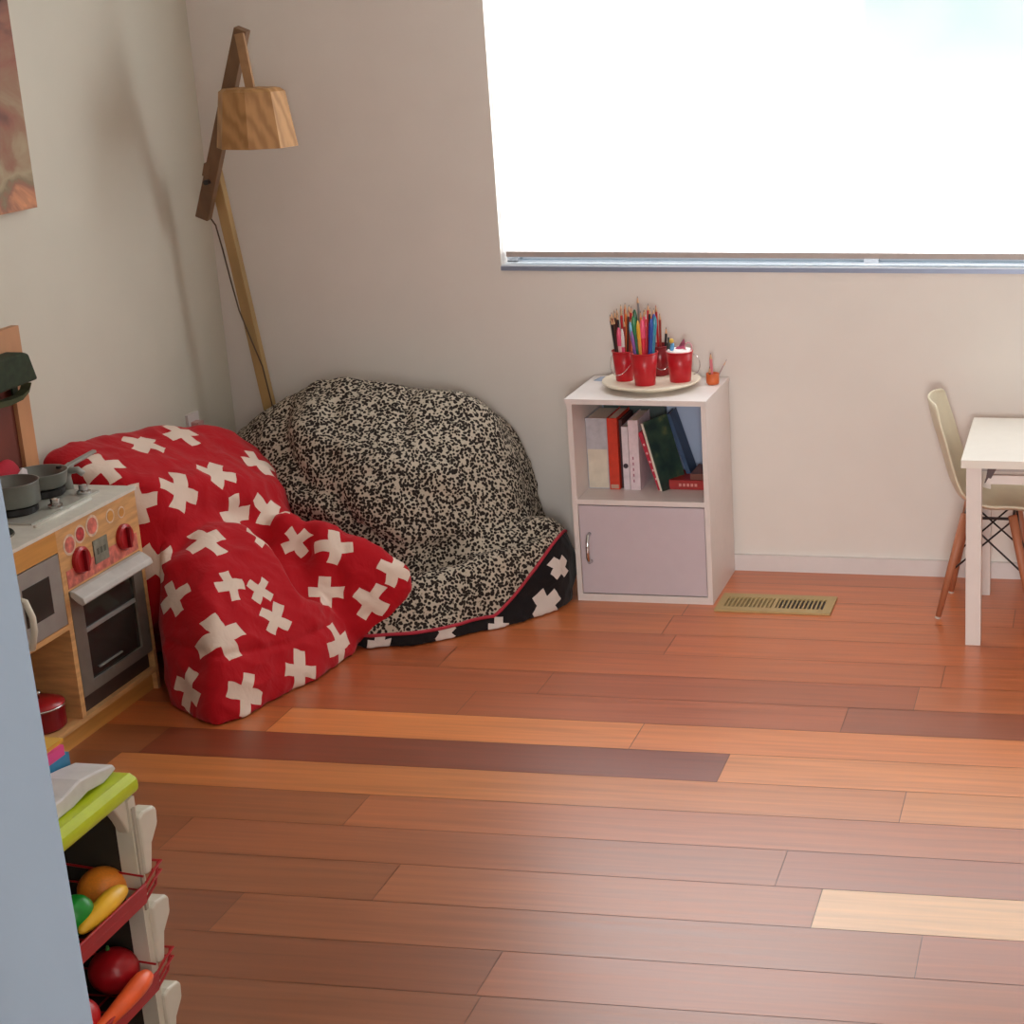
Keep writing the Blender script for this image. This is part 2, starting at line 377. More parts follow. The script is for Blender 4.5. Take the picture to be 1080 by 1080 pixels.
# green picture book: cover turned towards the room
gb = thing('picture_book','dark green picture book leaning beside the crimson paperback, cover showing','book',(1.35,-.2,SZ),G)
def leanquad(pts, off):
    bm = NB(); A=[bm.verts.new(p) for p in pts]; B=[bm.verts.new(Vector(p)+Vector(off)) for p in pts]
    bm.faces.new(A[::-1]); bm.faces.new(B)
    for i in range(4): bm.faces.new((A[i],A[(i+1)%4],B[(i+1)%4],B[i]))
    bmesh.ops.recalc_face_normals(bm, faces=bm.faces[:]); return bm
gm_, t, b = nt('green_book_cover'); n=t.nodes; l=t.links
vo=n.new('ShaderNodeTexNoise'); vo.inputs['Scale'].default_value=22; vo.inputs['Detail'].default_value=3; tc=n.new('ShaderNodeTexCoord'); l.new(tc.outputs['Object'],vo.inputs['Vector'])
r=n.new('ShaderNodeValToRGB'); r.color_ramp.elements[0].color=srgb((30,52,52))+(1,); r.color_ramp.elements[1].color=srgb((96,104,70))+(1,); e=r.color_ramp.elements.new(.62); e.color=srgb((52,76,62))+(1,); r.color_ramp.elements[0].position=.4; r.color_ramp.elements[-1].position=.75
l.new(vo.outputs[0],r.inputs[0]); l.new(r.outputs[0],b.inputs['Base Color']); b.inputs['Roughness'].default_value=.4
obj('cover', leanquad([(1.338,-.215,SZ+.001),(1.385,-.13,SZ+.001),(1.335,-.13,.487),(1.288,-.2,.478)],(-.003,.001,-.001)), gm_, gb)
obj('pages', leanquad([(1.3345,-.2135,SZ+.001),(1.3815,-.13,SZ+.001),(1.3315,-.13,.483),(1.2845,-.199,.474)],(-.006,.002,-.001)), mat('paper',(226,216,200)), gb)
leanbook('dark blue book leaning behind the green picture book',1.402,.012,.205,-.30,(52,78,112),-.12,-.045)['group']=G
def flatbook(label, x0,x1,y0,y1,z0,h,col,marks=()):
    t_=thing('book',label,'book',((x0+x1)/2,y0,z0),G); cm=mat('cover_%d_%d_%d'%col,col,.5,var=.1,scale=40)
    bm=NB(); box(bm,x0,x1,y0,y1,z0,z0+.002); box(bm,x0,x1,y0,y1,z0+h-.002,z0+h); box(bm,x0,x1,y0,y0+.002,z0+.002,z0+h-.002); obj('cover',bm,cm,t_)
    obj('pages',box(NB(),x0+.002,x1-.002,y0+.002,y1-.002,z0+.002,z0+h-.002),mat('paper',(226,216,200)),t_)
    for q in marks: obj('spine_mark', box(NB(),q[0],q[1],y0-.0006,y0+.0005,q[2],q[3]), mat('pale_ink',(222,150,140),.5), t_)
flatbook('red book lying flat at the right end of the shelf',1.349,1.468,-.19,-.08,SZ,.026,(170,44,42),[(1.376+.011*i,1.383+.011*i,SZ+.009,SZ+.017) for i in range(5)])
flatbook('brown book lying on top of the flat red book',1.408,1.468,-.185,-.08,SZ+.0265,.017,(120,70,58))

# ------------------------------------------------------------------ turntable and buckets
TZ=.5665; tcx,tcy=1.302,-.15
tt=thing('lazy_susan','round cream-white turntable carrying the red buckets on the cabinet','turntable',(tcx,tcy,TZ))
obj('plate', lathe(NB(), [(.10,.010),(.128,.014),(.134,.019),(.133,.022),(.126,.0215),(.0,.0185)], (tcx,tcy,TZ), n=64), mat('cream_plate',(232,222,200),.35,var=.02), tt, smooth=True)
obj('base', lathe(NB(), [(.08,0),(.085,.003),(.08,.0102)], (tcx,tcy,TZ), n=48), mat('cream_plate',(232,222,200)), tt, smooth=True)
PZ=TZ+.0195
def bucket(label, x, y, h, rt_, rb, m=cup_m):
    b_=thing('bucket',label,'bucket',(x,y,PZ),'red metal buckets on the turntable')
    w=.0012
    obj('body', lathe(NB(), [(rb,0),(rb+.0008,.001),((rb+rt_)/2,h*.5),(rt_,h-.001),(rt_-w,h-.001),((rb+rt_)/2-w,h*.5),(rb-w,.002),(0,.002)], (x,y,PZ), n=40), m, b_, smooth=True)
    obj('rim', tube(NB(), [(x+rt_*cos(a),y+rt_*sin(a),PZ+h) for a in np.linspace(0,2*pi,40,endpoint=False)], .0016, 8, True), m, b_, smooth=True)
    return b_
B=[('left',1.232,-.165,.082,.031,.0225),('front',1.302,-.215,.088,.037,.0265),('right',1.387,-.165,.082,.036,.0275),('rear',1.312,-.085,.082,.032,.024)]
bd={}
for nm,x,y,h,a,c in B:
    lab={'left':'red metal bucket packed with dark and coloured pencils, left on the turntable','front':'red metal bucket holding bright felt pens, foremost on the turntable','right':'red metal bucket with a wire handle, filled with paper and small toys','rear':'red metal bucket mostly hidden behind the other three on the turntable'}[nm]
    bd[nm]=(bucket(lab,x,y,h,a,c, darkred_m if nm=='rear' else cup_m),x,y,h,a,c)
# wire handles hang down
for nm,side in (('right',1),('left',-1),('rear',1)):
    bk,x,y,h,a,c=bd[nm]
    pts=[(x+a*1.02*cos(t)+ (0.012*side*sin(t)), y-.0-a*.5*sin(t)*0-.036*sin(t)*0.9, PZ+h-.010-.052*sin(t)) for t in np.linspace(0,pi,18)] if nm!='right' else [(x+.0375,y-.006*cos(t),PZ+h-.012) if 0 else (x+.037+.018*sin(t),y,PZ+h-.006-.056*(1-cos(t))/2) for t in np.linspace(0,pi,16)]
    obj('handle', tube(NB(), pts, .0010, 6), chrome_m, bk, smooth=True)
bk,x,y,h,a,c=bd['right']
obj('paper_lining', lathe(NB(), [(0,-.02),(.030,-.02),(.0345,.001),(.031,.006),(.022,.003),(.012,.008),(0,.004)], (x,y,PZ+h), n=24), mat('white_tissue',(240,232,228),.8,var=.05,scale=60,bump=.4), bk, smooth=True)

def stick(kind, x,y,zb, tx,ty,tz, r, col, cap=None, label='', group='', tipcol=None):
    """pencil or pen standing in a bucket from (x,y,zb) to (tx,ty,tz)"""
    o=thing(kind,label,'pencil' if kind=='pencil' else 'pen',(x,y,zb),group)
    A=Vector((x,y,zb)); Bv=Vector((tx,ty,tz)); d=(Bv-A); L=d.length; d.normalize()
    cm=mat('lacquer_%d_%d_%d'%col,col,.35,var=.03)
    if kind=='pencil':
        obj('barrel', lathe(NB(), [(r,0),(r,L-.018)], A, d, 6), cm, o)
        obj('sharpened_wood', lathe(NB(), [(r,0),(r*.35,.013)], A+d*(L-.018), d, 8), mat('pencil_wood',(206,160,120),.6), o)
        obj('lead', lathe(NB(), [(r*.35,0),(.0003,.005)], A+d*(L-.005), d, 8), mat('lacquer_%d_%d_%d'%(tipcol or col),tipcol or col,.4), o)
    else:
        obj('barrel', lathe(NB(), [(r,0),(r,L-.05)], A, d, 12), mat('lacquer_%d_%d_%d'%(cap or col),cap or col,.35), o, smooth=False)
        obj('cap', lathe(NB(), [(r*1.12,0),(r*1.12,.03),(r*.8,.042),(r*.35,.05)], A+d*(L-.05), d, 12), cm, o)
    return o
CN={'dark brown':(78,48,40),'black':(34,30,34),'red':(190,36,44),'brick red':(150,56,44),'pink':(232,84,120),'orange':(226,120,60),'green':(36,122,72),'dark green':(26,84,52),'yellow':(228,176,52),'teal':(42,140,160),'blue':(36,72,160),'purple':(142,84,160),'lilac':(186,120,180),'light blue':(120,180,214),'olive':(110,112,70),'grey':(120,112,112),'white':(226,220,216)}
def put(kind, bname, ax, ay, L, tiltx, tilty, cname, r=None, cap=None, tip=None):
    bk,x,y,h,a,c=bd[bname]
    r = r or (.0034 if kind=='pencil' else .0048)
    # ax, ay: place inside the bucket mouth as a fraction of its radius
    mx,my=x+ax*(a-.005-r),y+ay*(a-.005-r); bx,by=x+ax*(c-.004-r)*.9+tiltx*0,y+ay*(c-.004-r)*.9
    zb=PZ+.004; d=Vector((mx-bx,my-by,h)); d.normalize(); A=Vector((bx,by,zb)); E_=A+d*L
    where={'left':'the left bucket','front':'the front bucket','right':'the right bucket','rear':'the rear bucket'}[bname]
    noun={'pencil':'coloured pencil','felt_pen':'felt pen'}[kind]
    lab='%s %s standing in %s on the turntable'%(cname,noun,where)
    return stick(kind,*A,*E_,r,CN[cname],cap,lab,'%s %ss in %s'%(cname,noun,where),tip)
rs=random.Random(3)
for ax,ay,L,cn in [(-.95,-.1,.178,'dark brown'),(-.9,.25,.182,'brick red'),(-.8,-.4,.170,'black'),(-.6,.1,.185,'dark brown'),(-.55,-.6,.172,'dark brown'),(-.5,.5,.19,'grey'),(-.3,-.2,.182,'black'),(-.25,.8,.2,'olive'),(-.1,.3,.19,'red'),(.1,.75,.205,'red'),(.3,.2,.195,'orange'),(.45,.6,.2,'brick red'),(.6,-.1,.19,'dark brown'),(.7,.35,.198,'red'),(.85,-.2,.17,'brick red'),(.9,.2,.185,'orange'),(-.75,.6,.186,'brick red'),(.35,-.55,.165,'brick red')]:
    put('pencil','left',ax,ay,L,0,0,cn, tip=(30,30,50) if rs.random()<.5 else None)
put('felt_pen','left',-.15,-.85,.145,0,0,'pink',.0062,cap=(236,190,190)); put('felt_pen','left',.2,-.8,.142,0,0,'white',.0045,cap=(232,84,120))
for ax,ay,L,cn,r,cp in [(-.85,-.25,.168,'light blue',.0055,(120,140,200)),(-.72,-.6,.146,'purple',.005,(120,80,160)),(-.5,-.55,.186,'green',.006,(20,100,70)),(-.55,.2,.198,'dark green',.0055,(26,84,52)),(-.1,-.85,.176,'yellow',.0052,(226,160,70)),(.2,-.8,.178,'pink',.0065,(210,40,60)),(.35,-.3,.176,'red',.0055,None),(.72,-.35,.172,'lilac',.0045,(150,110,160)),(.85,-.1,.19,'blue',.0055,(30,60,140)),(.98,-.2,.184,'teal',.0062,(40,120,150)),(.8,-.62,.18,'blue',.0055,(30,70,150))]:
    put('felt_pen','front',ax,ay,L,0,0,cn,r,cap=cp)
for ax,ay,L,cn in [(-.35,.5,.232,'grey'),(-.15,.2,.195,'orange'),(0,.75,.2,'white'),(.25,.55,.212,'red'),(.45,.2,.205,'black'),(.6,.6,.2,'brick red'),(.1,.1,.198,'pink')]:
    put('pencil','front',ax,ay,L,0,0,cn, tip=(40,34,44))
for ax,ay,L,cn in [(-.7,.1,.175,'orange'),(-.3,.6,.185,'red'),(.1,.2,.165,'brick red'),(.8,-.2,.130,'black')]:
    put('pencil','rear',ax,ay,L,0,0,cn)
# little toys on the paper in the right bucket
bk,x,y,h,a,c=bd['right']; zt=PZ+h+.004
o=thing('toy_figure','tiny blue and yellow toy figure peeping out of the right bucket','toy',(x-.02,y-.01,zt))
obj('body', lathe(NB(), [(.004,0),(.006,.012),(.004,.024)], (x-.02,y-.01,zt-.004), (.25,0,1), 12), mat('toy_blue',(96,160,206)), o, smooth=True)
obj('head', ell(NB(), (x-.018,y-.01,zt+.026), (.0065,.006,.0065)), mat('toy_yellow',(214,176,70)), o, smooth=True)
o=thing('toy_bottle','small dark green toy bottle at the left of the right bucket','toy',(x-.033,y+.004,zt-.01))
obj('body', lathe(NB(), [(.005,0),(.0065,.01),(.006,.024),(.0025,.03),(.0025,.044)], (x-.030,y+.006,zt-.012), n=12), mat('toy_dark_green',(42,52,44)), o, smooth=True)
o=thing('hair_bow','crumpled pink ribbon bow lying on the paper in the right bucket','ribbon',(x+.006,y,zt))
bm=NB(); hull(bm,[(x-.012,y-.006,zt),(x-.012,y+.006,zt+.004),(x+.016,y-.006,zt),(x+.016,y+.006,zt+.006),(x-.004,y,zt+.010),(x+.014,y,zt+.012)])
obj('loop', bm, mat('pink_ribbon',(206,84,120),.6,var=.2,scale=80), o, bevel=.001)
bm=NB(); hull(bm,[(x-.002,y-.004,zt+.008),(x+.016,y+.004,zt+.008),(x+.014,y,zt+.034),(x+.005,y-.004,zt+.018),(x+.017,y,zt+.020)])
obj('tail', bm, mat('mauve_ribbon',(150,64,90),.6,var=.3,scale=90), o, bevel=.001)
o=thing('hair_ring','pale pink plastic hair ring at the right edge of the right bucket','hair ring',(x+.026,y,zt))
obj('ring', tube(NB(), [(x+.025+.0095*cos(t),y,zt+.008+.012*sin(t)) for t in np.linspace(0,2*pi,20,endpoint=False)], .0018, 6, True), mat('pale_pink_plastic',(214,150,160)), o, smooth=True)
# small orange pot at the back right corner of the cabinet
px,py=1.4625,-.105
o=thing('small_pot','tiny orange pot with a pink pencil on the cabinet beside the turntable','pot',(px,py,kz))
obj('body', lathe(NB(), [(.015,0),(.0175,.004),(.018,.03),(.0155,.03),(.015,.004),(0,.004)], (px,py,kz+.0003), n=24), mat('orange_plastic',(214,104,52),.45), o, smooth=True)
stick('pencil',px-.002,py,kz+.006,px-.003,py-.004,kz+.088,.0042,(214,120,130),None,'stubby pink pencil standing in the tiny orange pot','pencils in the orange pot',(70,60,70))
stick('pencil',px-.008,py-.004,kz+.006,px-.006,py-.006,kz+.05,.0035,(50,24,30),None,'short dark red pencil standing in the tiny orange pot','pencils in the orange pot',(50,24,30))
stick('pencil',px+.006,py+.002,kz+.006,px+.040,py+.004,kz+.068,.0018,(176,150,150),None,'thin grey pencil slanting right out of the orange pot','pencils in the orange pot',(90,80,90))
o=obj('paper_scrap', hull(NB(),[(1.12,-.09,kz+.0005),(1.165,-.10,kz+.0005),(1.17,-.06,kz+.0005),(1.125,-.055,kz+.0005),(1.14,-.08,kz+.010),(1.16,-.07,kz+.008)]), mat('blue_grey_paper',(160,172,192),.8), None, bevel=.001); tag(o,'crumpled pale blue paper scrap at the left rear of the cabinet top','paper')

# ------------------------------------------------------------------ child's table
tb=thing('kids_table','low white childrens table against the back wall at the right','table',(2.5,-.32,0))
tx0,tx1,ty0,ty1,tz=2.175,2.96,-.55,-.105,.486
obj('tabletop', box(NB(),tx0,tx1,ty0,ty1,tz-.02,tz), mat('table_white',(228,222,212),.4,var=.01), tb, bevel=.004)
for x0 in (tx0+.012,tx1-.05):
    for y0 in (ty0+.012,ty1-.05): obj('leg', box(NB(),x0,x0+.038,y0,y0+.038,0,tz-.02), mat('table_white_leg',(222,212,206),.4,var=.01), tb, bevel=.002)
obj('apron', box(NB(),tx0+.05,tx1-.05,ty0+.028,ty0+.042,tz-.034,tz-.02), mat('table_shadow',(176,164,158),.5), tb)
obj('drawer_front', box(NB(),tx0+.062,tx1-.062,ty0+.012,ty0+.026,tz-.062,tz-.04), mat('table_white_leg',(222,212,206)), tb, bevel=.002)
obj('back_apron', box(NB(),tx0+.05,tx1-.05,ty1-.03,ty1-.016,tz-.07,tz-.02), mat('table_white_leg',(222,212,206)), tb)
bm=NB(); hull(bm,[(2.240,ty0+.004,.466),(2.262,ty0+.004,.466),(2.262,ty0+.012,.466),(2.240,ty0+.012,.466),(2.236,ty0+.004,.443),(2.248,ty0+.004,.440),(2.238,ty0+.012,.444)])
hull(bm,[(2.236,ty0+.005,.444),(2.242,ty0+.005,.442),(2.232,ty0+.005,.428),(2.235,ty0+.011,.428),(2.242,ty0+.011,.442)])
obj('clip', bm, mat('dark_clip',(84,66,66),.5), tb)

# ------------------------------------------------------------------ child's shell chair (faces +x)
ch=thing('kids_chair','cream moulded shell chair with wooden dowel legs tucked under the white table','chair',(2.22,-.24,0))
prof=[(2.066,.578,.085),(2.070,.560,.104),(2.080,.52,.118),(2.096,.47,.124),(2.110,.42,.126),(2.124,.37,.128),(2.146,.325,.130),(2.185,.298,.132),(2.235,.286,.132),(2.285,.288,.130),(2.325,.284,.124),(2.345,.268,.114)]
bm=NB(); nu=16; rows=[]
yc=-.235
P=[Vector((p[0],0,p[1])) for p in prof]
for i,(x,z,w) in enumerate(prof):
    d=(P[min(i+1,len(P)-1)]-P[max(i-1,0)]).normalized(); nrm=Vector((-d.z,0,d.x)); 
    if nrm.x<0 and nrm.z<0: nrm=-nrm
    nrm=Vector((abs(nrm.x) if i<6 else nrm.x*1,0,abs(nrm.z)))
    row=[]
    for k in range(nu+1):
        s=-1+2*k/nu
        cup=.028*(abs(s)**2.4)
        q=Vector((x,yc+s*w,z))+nrm*cup
        if i==0: q.z-=.012*abs(s)**3
        row.append(bm.verts.new(q))
    rows.append(row)
for a_,b_ in zip(rows,rows[1:]):
    for k in range(nu): bm.faces.new((a_[k],a_[k+1],b_[k+1],b_[k]))
bmesh.ops.subdivide_edges(bm, edges=bm.edges[:], cuts=1, use_grid_fill=True, smooth=.5)
sh=obj('seat_shell', bm, shell_m, ch, smooth=True)
md=sh.modifiers.new('thick','SOLIDIFY'); md.thickness=.008; md.offset=0
md=sh.modifiers.new('sub','SUBSURF'); md.levels=1; md.render_levels=2
L4=[((2.170,-.325,.280),(2.100,-.352,.0)),((2.170,-.165,.280),(2.118,-.145,.0)),((2.292,-.325,.280),(2.350,-.352,.0)),((2.292,-.165,.280),(2.345,-.130,.0))]
for a_,b_ in L4:
    A=Vector(a_);B_=Vector(b_)
    lg=obj('leg', tube(NB(), [B_,B_.lerp(A,.5),A], [.0075,.011,.0125], 14), dowel_m, ch, smooth=True)
    obj('foot_cap', tube(NB(), [B_+Vector((0,0,.0)),B_.lerp(A,.02)], .008, 12), mat('foot_plastic',(206,190,176)), lg)
def at(i,f): return Vector(L4[i][1]).lerp(Vector(L4[i][0]),f)
bm=NB()
for (i,f),(j,g) in [((0,.96),(1,.45)),((1,.96),(0,.45)),((0,.96),(2,.45)),((2,.96),(0,.45)),((1,.96),(3,.45)),((3,.96),(1,.45)),((2,.96),(3,.45)),((3,.96),(2,.45))]: tube(bm,[at(i,f),at(j,g)],.0026,6)
for i,j in ((0,1),(1,3),(3,2),(2,0)): tube(bm,[at(i,.97),at(j,.97)],.004,6)
obj('wire_bracing', bm, wire_m, ch)

# ------------------------------------------------------------------ wooden floor lamp
lp=thing('floor_lamp','angled wooden floor lamp with a tapered wood-veneer shade in the corner','floor lamp',(.21,-.09,0))
foot=Vector((.212,-.085,.03)); head=Vector((.137,-.205,1.155))
def beam(bm,A,B_,w,t_,w2=None,side=Vector((1,0,0))):
    A=Vector(A);B_=Vector(B_);d=(B_-A).normalized(); u=(side-d*side.dot(d)).normalized(); v_=d.cross(u); w2=w2 or w
    vs=[]
    for P_,ww in ((A,w),(B_,w2)):
        vs+= [bm.verts.new(P_+u*sx*ww/2+v_*sy*t_/2) for sx,sy in ((-1,-1),(1,-1),(1,1),(-1,1))]
    for f in ((3,2,1,0),(4,5,6,7),(0,1,5,4),(1,2,6,5),(2,3,7,6),(3,0,4,7)): bm.faces.new([vs[i] for i in f])
    bmesh.ops.recalc_face_normals(bm, faces=bm.faces[:]); return bm
obj('base', lathe(NB(), [(.11,0),(.112,.006),(.108,.03)], (.212,-.118,0), n=40), lampw_m, lp, bevel=.002)
obj('pole', beam(NB(),foot,head,.030,.024), pole_m, lp, bevel=.002)
arm0=Vector((.098,-.225,1.030)); arm1=Vector((.306,-.30,1.522))
am=obj('arm', beam(NB(),arm0,arm1,.036,.028,.034), lampw_m, lp, bevel=.002)
obj('joint_block', beam(NB(),arm0.lerp(arm1,.24)+Vector((-.014,.0,-.004)),arm0.lerp(arm1,.30)+Vector((-.014,0,0)),.02,.03), lampw_m, am, bevel=.002)
obj('bolt', lathe(NB(), [(.007,0),(.007,.05)], arm0.lerp(arm1,.2)+Vector((0,-.03,0)), (0,1,0), 12), dark_m, am)
shc=Vector((.333,-.34,0))
obj('hanger', beam(NB(),arm1+Vector((.0,-.019,-.012)),(shc.x-.002,shc.y,1.372),.024,.010), mat('light_strap_wood',(168,128,88),.55,var=.15,scale=20), lp, bevel=.001)
# shade: eight-sided, open at the bottom, a little tilted
bm=NB(); n8=8
o_=[(.098,1.226),(.079,1.372)]; th=.005
a0=radians(14)
lathe(bm,[(.1035,1.228),(.084,1.368),(.072,1.376),(.0,1.378),(.0,1.372),(.070,1.370),(.079,1.362),(.0985,1.228),(.1035,1.228)],(shc.x,shc.y,0),n=8,cap=False,a0=a0)
shd=obj('lamp_shade', bm, shade_m, lp)
obj('light_bulb', ell(NB(),(shc.x,shc.y,1.30),(.028,.028,.035)), mat('frosted_bulb',(230,226,210),.3), shd, smooth=True)
obj('socket', lathe(NB(),[(.016,0),(.016,.05)],(shc.x,shc.y,1.325),n=16), dark_m, shd)
cp=[(.105,-.215,1.04),(.112,-.19,1.005),(.124,-.19,.94),(.137,-.19,.856),(.152,-.19,.771),(.173,-.185,.695),(.192,-.17,.61),(.2,-.155,.5),(.205,-.15,.25),(.206,-.15,.032)]
obj('cord', tube(NB(), cp, .0022, 6), mat('brown_cord',(84,66,50),.6), lp, smooth=True)

# wall outlet and painting on the left wall
o=thing('power_outlet','small white wall outlet just above the red beanbag','outlet',(0,-.245,.46))
obj('plate', box(NB(),.0003,.008,-.275,-.215,.43,.49), trim_m, o, bevel=.002)
obj('plug', box(NB(),.008,.03,-.262,-.232,.44,.468), mat('pinkish_plug',(206,160,156),.5), o, bevel=.004)
def painting_material():
    m,t,b=nt('abstract_canvas'); n=t.nodes; l=t.links
    tc=n.new('ShaderNodeTexCoord'); no=n.new('ShaderNodeTexNoise'); no.inputs['Scale'].default_value=5; no.inputs['Detail'].default_value=5; no.inputs['Distortion'].default_value=1.2
    l.new(tc.outputs['Object'],no.inputs['Vector'])
    sx=n.new('ShaderNodeSeparateXYZ'); l.new(tc.outputs['Object'],sx.inputs[0])
    ad=n.new('ShaderNodeMath'); ad.operation='MULTIPLY_ADD'; ad.inputs[1].default_value=.9; l.new(sx.outputs['Z'],ad.inputs[0]); l.new(no.outputs[0],ad.inputs[2])
    r=n.new('ShaderNodeValToRGB'); cr=r.color_ramp
    cols=[(.30,(222,160,104)),(.42,(214,150,108)),(.50,(150,104,84)),(.56,(134,118,92)),(.64,(168,152,122)),(.74,(150,116,92)),(.84,(146,96,78)),(.97,(104,72,62))]
    while len(cr.elements)<len(cols): cr.elements.new(.5)
    for e_,(p_,c_) in zip(cr.elements,cols): e_.position=p_; e_.color=srgb(c_)+(1,)
    l.new(ad.outputs[0],r.inputs[0]); l.new(r.outputs[0],b.inputs['Base Color']); b.inputs['Roughness'].default_value=.7
    return m
o=thing('painting','unframed abstract canvas in orange, pink and tan on the left wall','painting',(.001,-1.2,1.135))
obj('canvas', box(NB(),.001,.026,-1.65,-.862,1.135,2.0), painting_material(), o, bevel=.003)

# ------------------------------------------------------------------ play kitchen (front faces +x)
KX,KB,KR,KL,KZ=.272,.022,-1.024,-1.66,.506
pk=thing('play_kitchen','wooden toy kitchen with grey worktop against the left wall','play kitchen',(.15,-1.34,0))
obj('worktop', box(NB(),KB,KX+.004,KL,KR+.002,KZ-.008,KZ), counter_m, pk, bevel=.002)
for y_ in (KR-.012,KL): obj('side_panel', box(NB(),KB,KX,y_,y_+.012,0,KZ-.008), pine_m, pk)
obj('divider', box(NB(),KB+.01,KX,-1.352,-1.336,.055,KZ-.008), pine_m, pk)
obj('bottom_shelf', box(NB(),KB+.01,KX,KL+.012,KR-.012,.045,.057), pine_m, pk)
obj('middle_shelf', box(NB(),KB+.01,KX,KL+.012,-1.352,.270,.282), pine_m, pk)
obj('plinth', box(NB(),KB+.03,KX-.012,KL+.012,KR-.012,0,.045), orange_m, pk)
obj('back_board', box(NB(),KB,KB+.01,KL+.012,KR-.012,.057,KZ-.008), cavity_m, pk)
obj('fascia', box(NB(),KX-.014,KX,KL+.012,-1.352,.449,KZ-.008), orange_m, pk)
cpn=obj('control_panel', box(NB(),KX-.014,KX,-1.336,KR-.012,.352,KZ-.008), pine_m, pk)
obj('panel_backing', box(NB(),KX,KX+.0008,-1.334,-1.04,.357,.398), pink_m, cpn)
redpr_m = mat('red_print',(196,70,70),.5,var=.3,scale=90)
def disc(name,y,z,r,m,par,t_=.001,x=KX,n=24,prof=None,sm=False):
    return obj(name, lathe(NB(), prof or [(r,0),(r,t_)], (x,y,z), (1,0,0), n), m, par, smooth=sm)
for y,z,r,m_,m2 in [(-1.307,.452,.024,cream_m,pink_m),(-1.263,.463,.021,cream_m,redpr_m),(-1.213,.467,.025,cream_m,pink_m),(-1.137,.467,.017,cream_m,orange_m),(-1.090,.462,.014,cream_m,orange_m)]:
    s_=disc('sticker',y,z,r,m_,cpn,.0006); disc('sticker_print',y,z,r*.75,m2,s_,.0012)
for y,z in ((-1.277,.407),(-1.096,.404)):
    kb=disc('dial',y,z,.03,redpl_m,cpn,prof=[(.031,0),(.031,.008),(.026,.012),(.0,.012)],sm=False)
    bm=NB(); box(bm,KX+.012,KX+.020,y-.004,y+.004,z-.024,z+.024); obj('dial_grip',bm,darkred_m,kb,bevel=.002)
dp=obj('clock_panel', box(NB(),KX,KX+.003,-1.222,-1.165,.378,.432), grey_m, cpn, bevel=.001)
for y in (-1.207,-1.193,-1.179): obj('clock_mark', box(NB(),KX+.003,KX+.0036,y-.004,y+.004,.398,.412), mat('green_grey_mark',(92,96,84)), dp)
# microwave door
mw=obj('microwave_door', box(NB(),KX-.012,KX,KL+.014,-1.354,.284,.446), silver_m, pk, bevel=.002)
obj('door_window', box(NB(),KX,KX+.001,-1.497,-1.398,.325,.410), darkwin_m, mw, bevel=.0004)
obj('door_handle', tube(NB(), [(KX,-1.520,.40),(KX+.02,-1.520,.395),(KX+.03,-1.518,.36),(KX+.03,-1.518,.33),(KX+.02,-1.520,.29),(KX,-1.520,.286)], .007, 10), plastw_m, mw, smooth=True)
# oven
OY0,OY1=-1.334,-1.038
bm=NB(); box(bm,KX-.012,KX,OY0,OY1,.305,.350); box(bm,KX-.012,KX,OY0,OY0+.045,.10,.305); box(bm,KX-.012,KX,OY1-.038,OY1,.10,.305); box(bm,KX-.012,KX,OY0+.045,OY1-.038,.10,.125)
ov=obj('oven_door', bm, mat('oven_grey',(126,118,108),.4,metal=.3,var=.05), pk, bevel=.001)
obj('oven_window', box(NB(),KX-.009,KX-.006,OY0+.045,OY1-.038,.125,.305), darkwin_m, ov)
obj('oven_rack_line', box(NB(),KX-.006,KX-.002,OY0+.045,OY1-.04,.238,.247), silver_m, ov)
obj('oven_rack_line', box(NB(),KX-.006,KX-.002,OY0+.08,OY1-.12,.142,.145), silver_m, ov)
bm=NB(); hp=[(KX-.002,OY0+.004,.338),(KX+.022,OY0+.004,.332),(KX+.03,OY0+.02,.326),(KX+.03,OY1-.02,.326),(KX+.022,OY1-.004,.332),(KX-.002,OY1-.004,.338)]
prism(bm,[(KX,.352),(KX+.010,.350),(KX+.030,.336),(KX+.034,.324),(KX+.026,.318),(KX+.016,.324),(KX,.338)],OY0+.002,OY1-.002)
obj('oven_handle', bm, mat('pale_grey_plastic',(186,184,178),.35), ov, bevel=.002)
# dark lower cavity of the oven bay
obj('oven_liner', box(NB(),KX-.02,KX-.014,OY0,OY1,.057,.35), ovin_m, pk)
# hob, taps and sink
hob=obj('hob_plate', box(NB(),.045,.215,-1.345,-1.075,KZ,KZ+.004), mat('hob_grey',(178,178,168),.35,metal=.2,var=.04), pk, bevel=.002)
for y,x in ((-1.265,.125),(-1.125,.105)):
    obj('burner', lathe(NB(), [(.046,0),(.050,.004),(.050,.016),(.044,.020),(0,.020)], (x,y,KZ+.004), n=32), dark_m, hob)
for x,y in ((.193,-1.217),(.195,-1.105)):
    kb=obj('hob_knob', lathe(NB(), [(.016,0),(.016,.006),(.010,.009),(.010,.020),(0,.022)], (x,y,KZ+.004 if x<.2 else KZ), n=20), chrome_m, hob)
tp=obj('tap', tube(NB(), [(.135,-1.07,KZ),(.135,-1.07,KZ+.034),(.142,-1.07,KZ+.047),(.165,-1.07,KZ+.050),(.178,-1.07,KZ+.040)], [.013,.010,.009,.008,.007], 12), silver_m, pk, smooth=True)
obj('tap_lever', hull(NB(),[(.125,-1.078,KZ+.052),(.148,-1.078,KZ+.052),(.148,-1.058,KZ+.052),(.125,-1.058,KZ+.052),(.13,-1.05,KZ+.062),(.15,-1.046,KZ+.064)]), silver_m, tp, bevel=.001)
obj('front_tray_edge', tube(NB(), [(.232,-1.36,KZ+.002),(.232,-1.14,KZ+.002)], .004, 8), counter_m, pk, smooth=True)
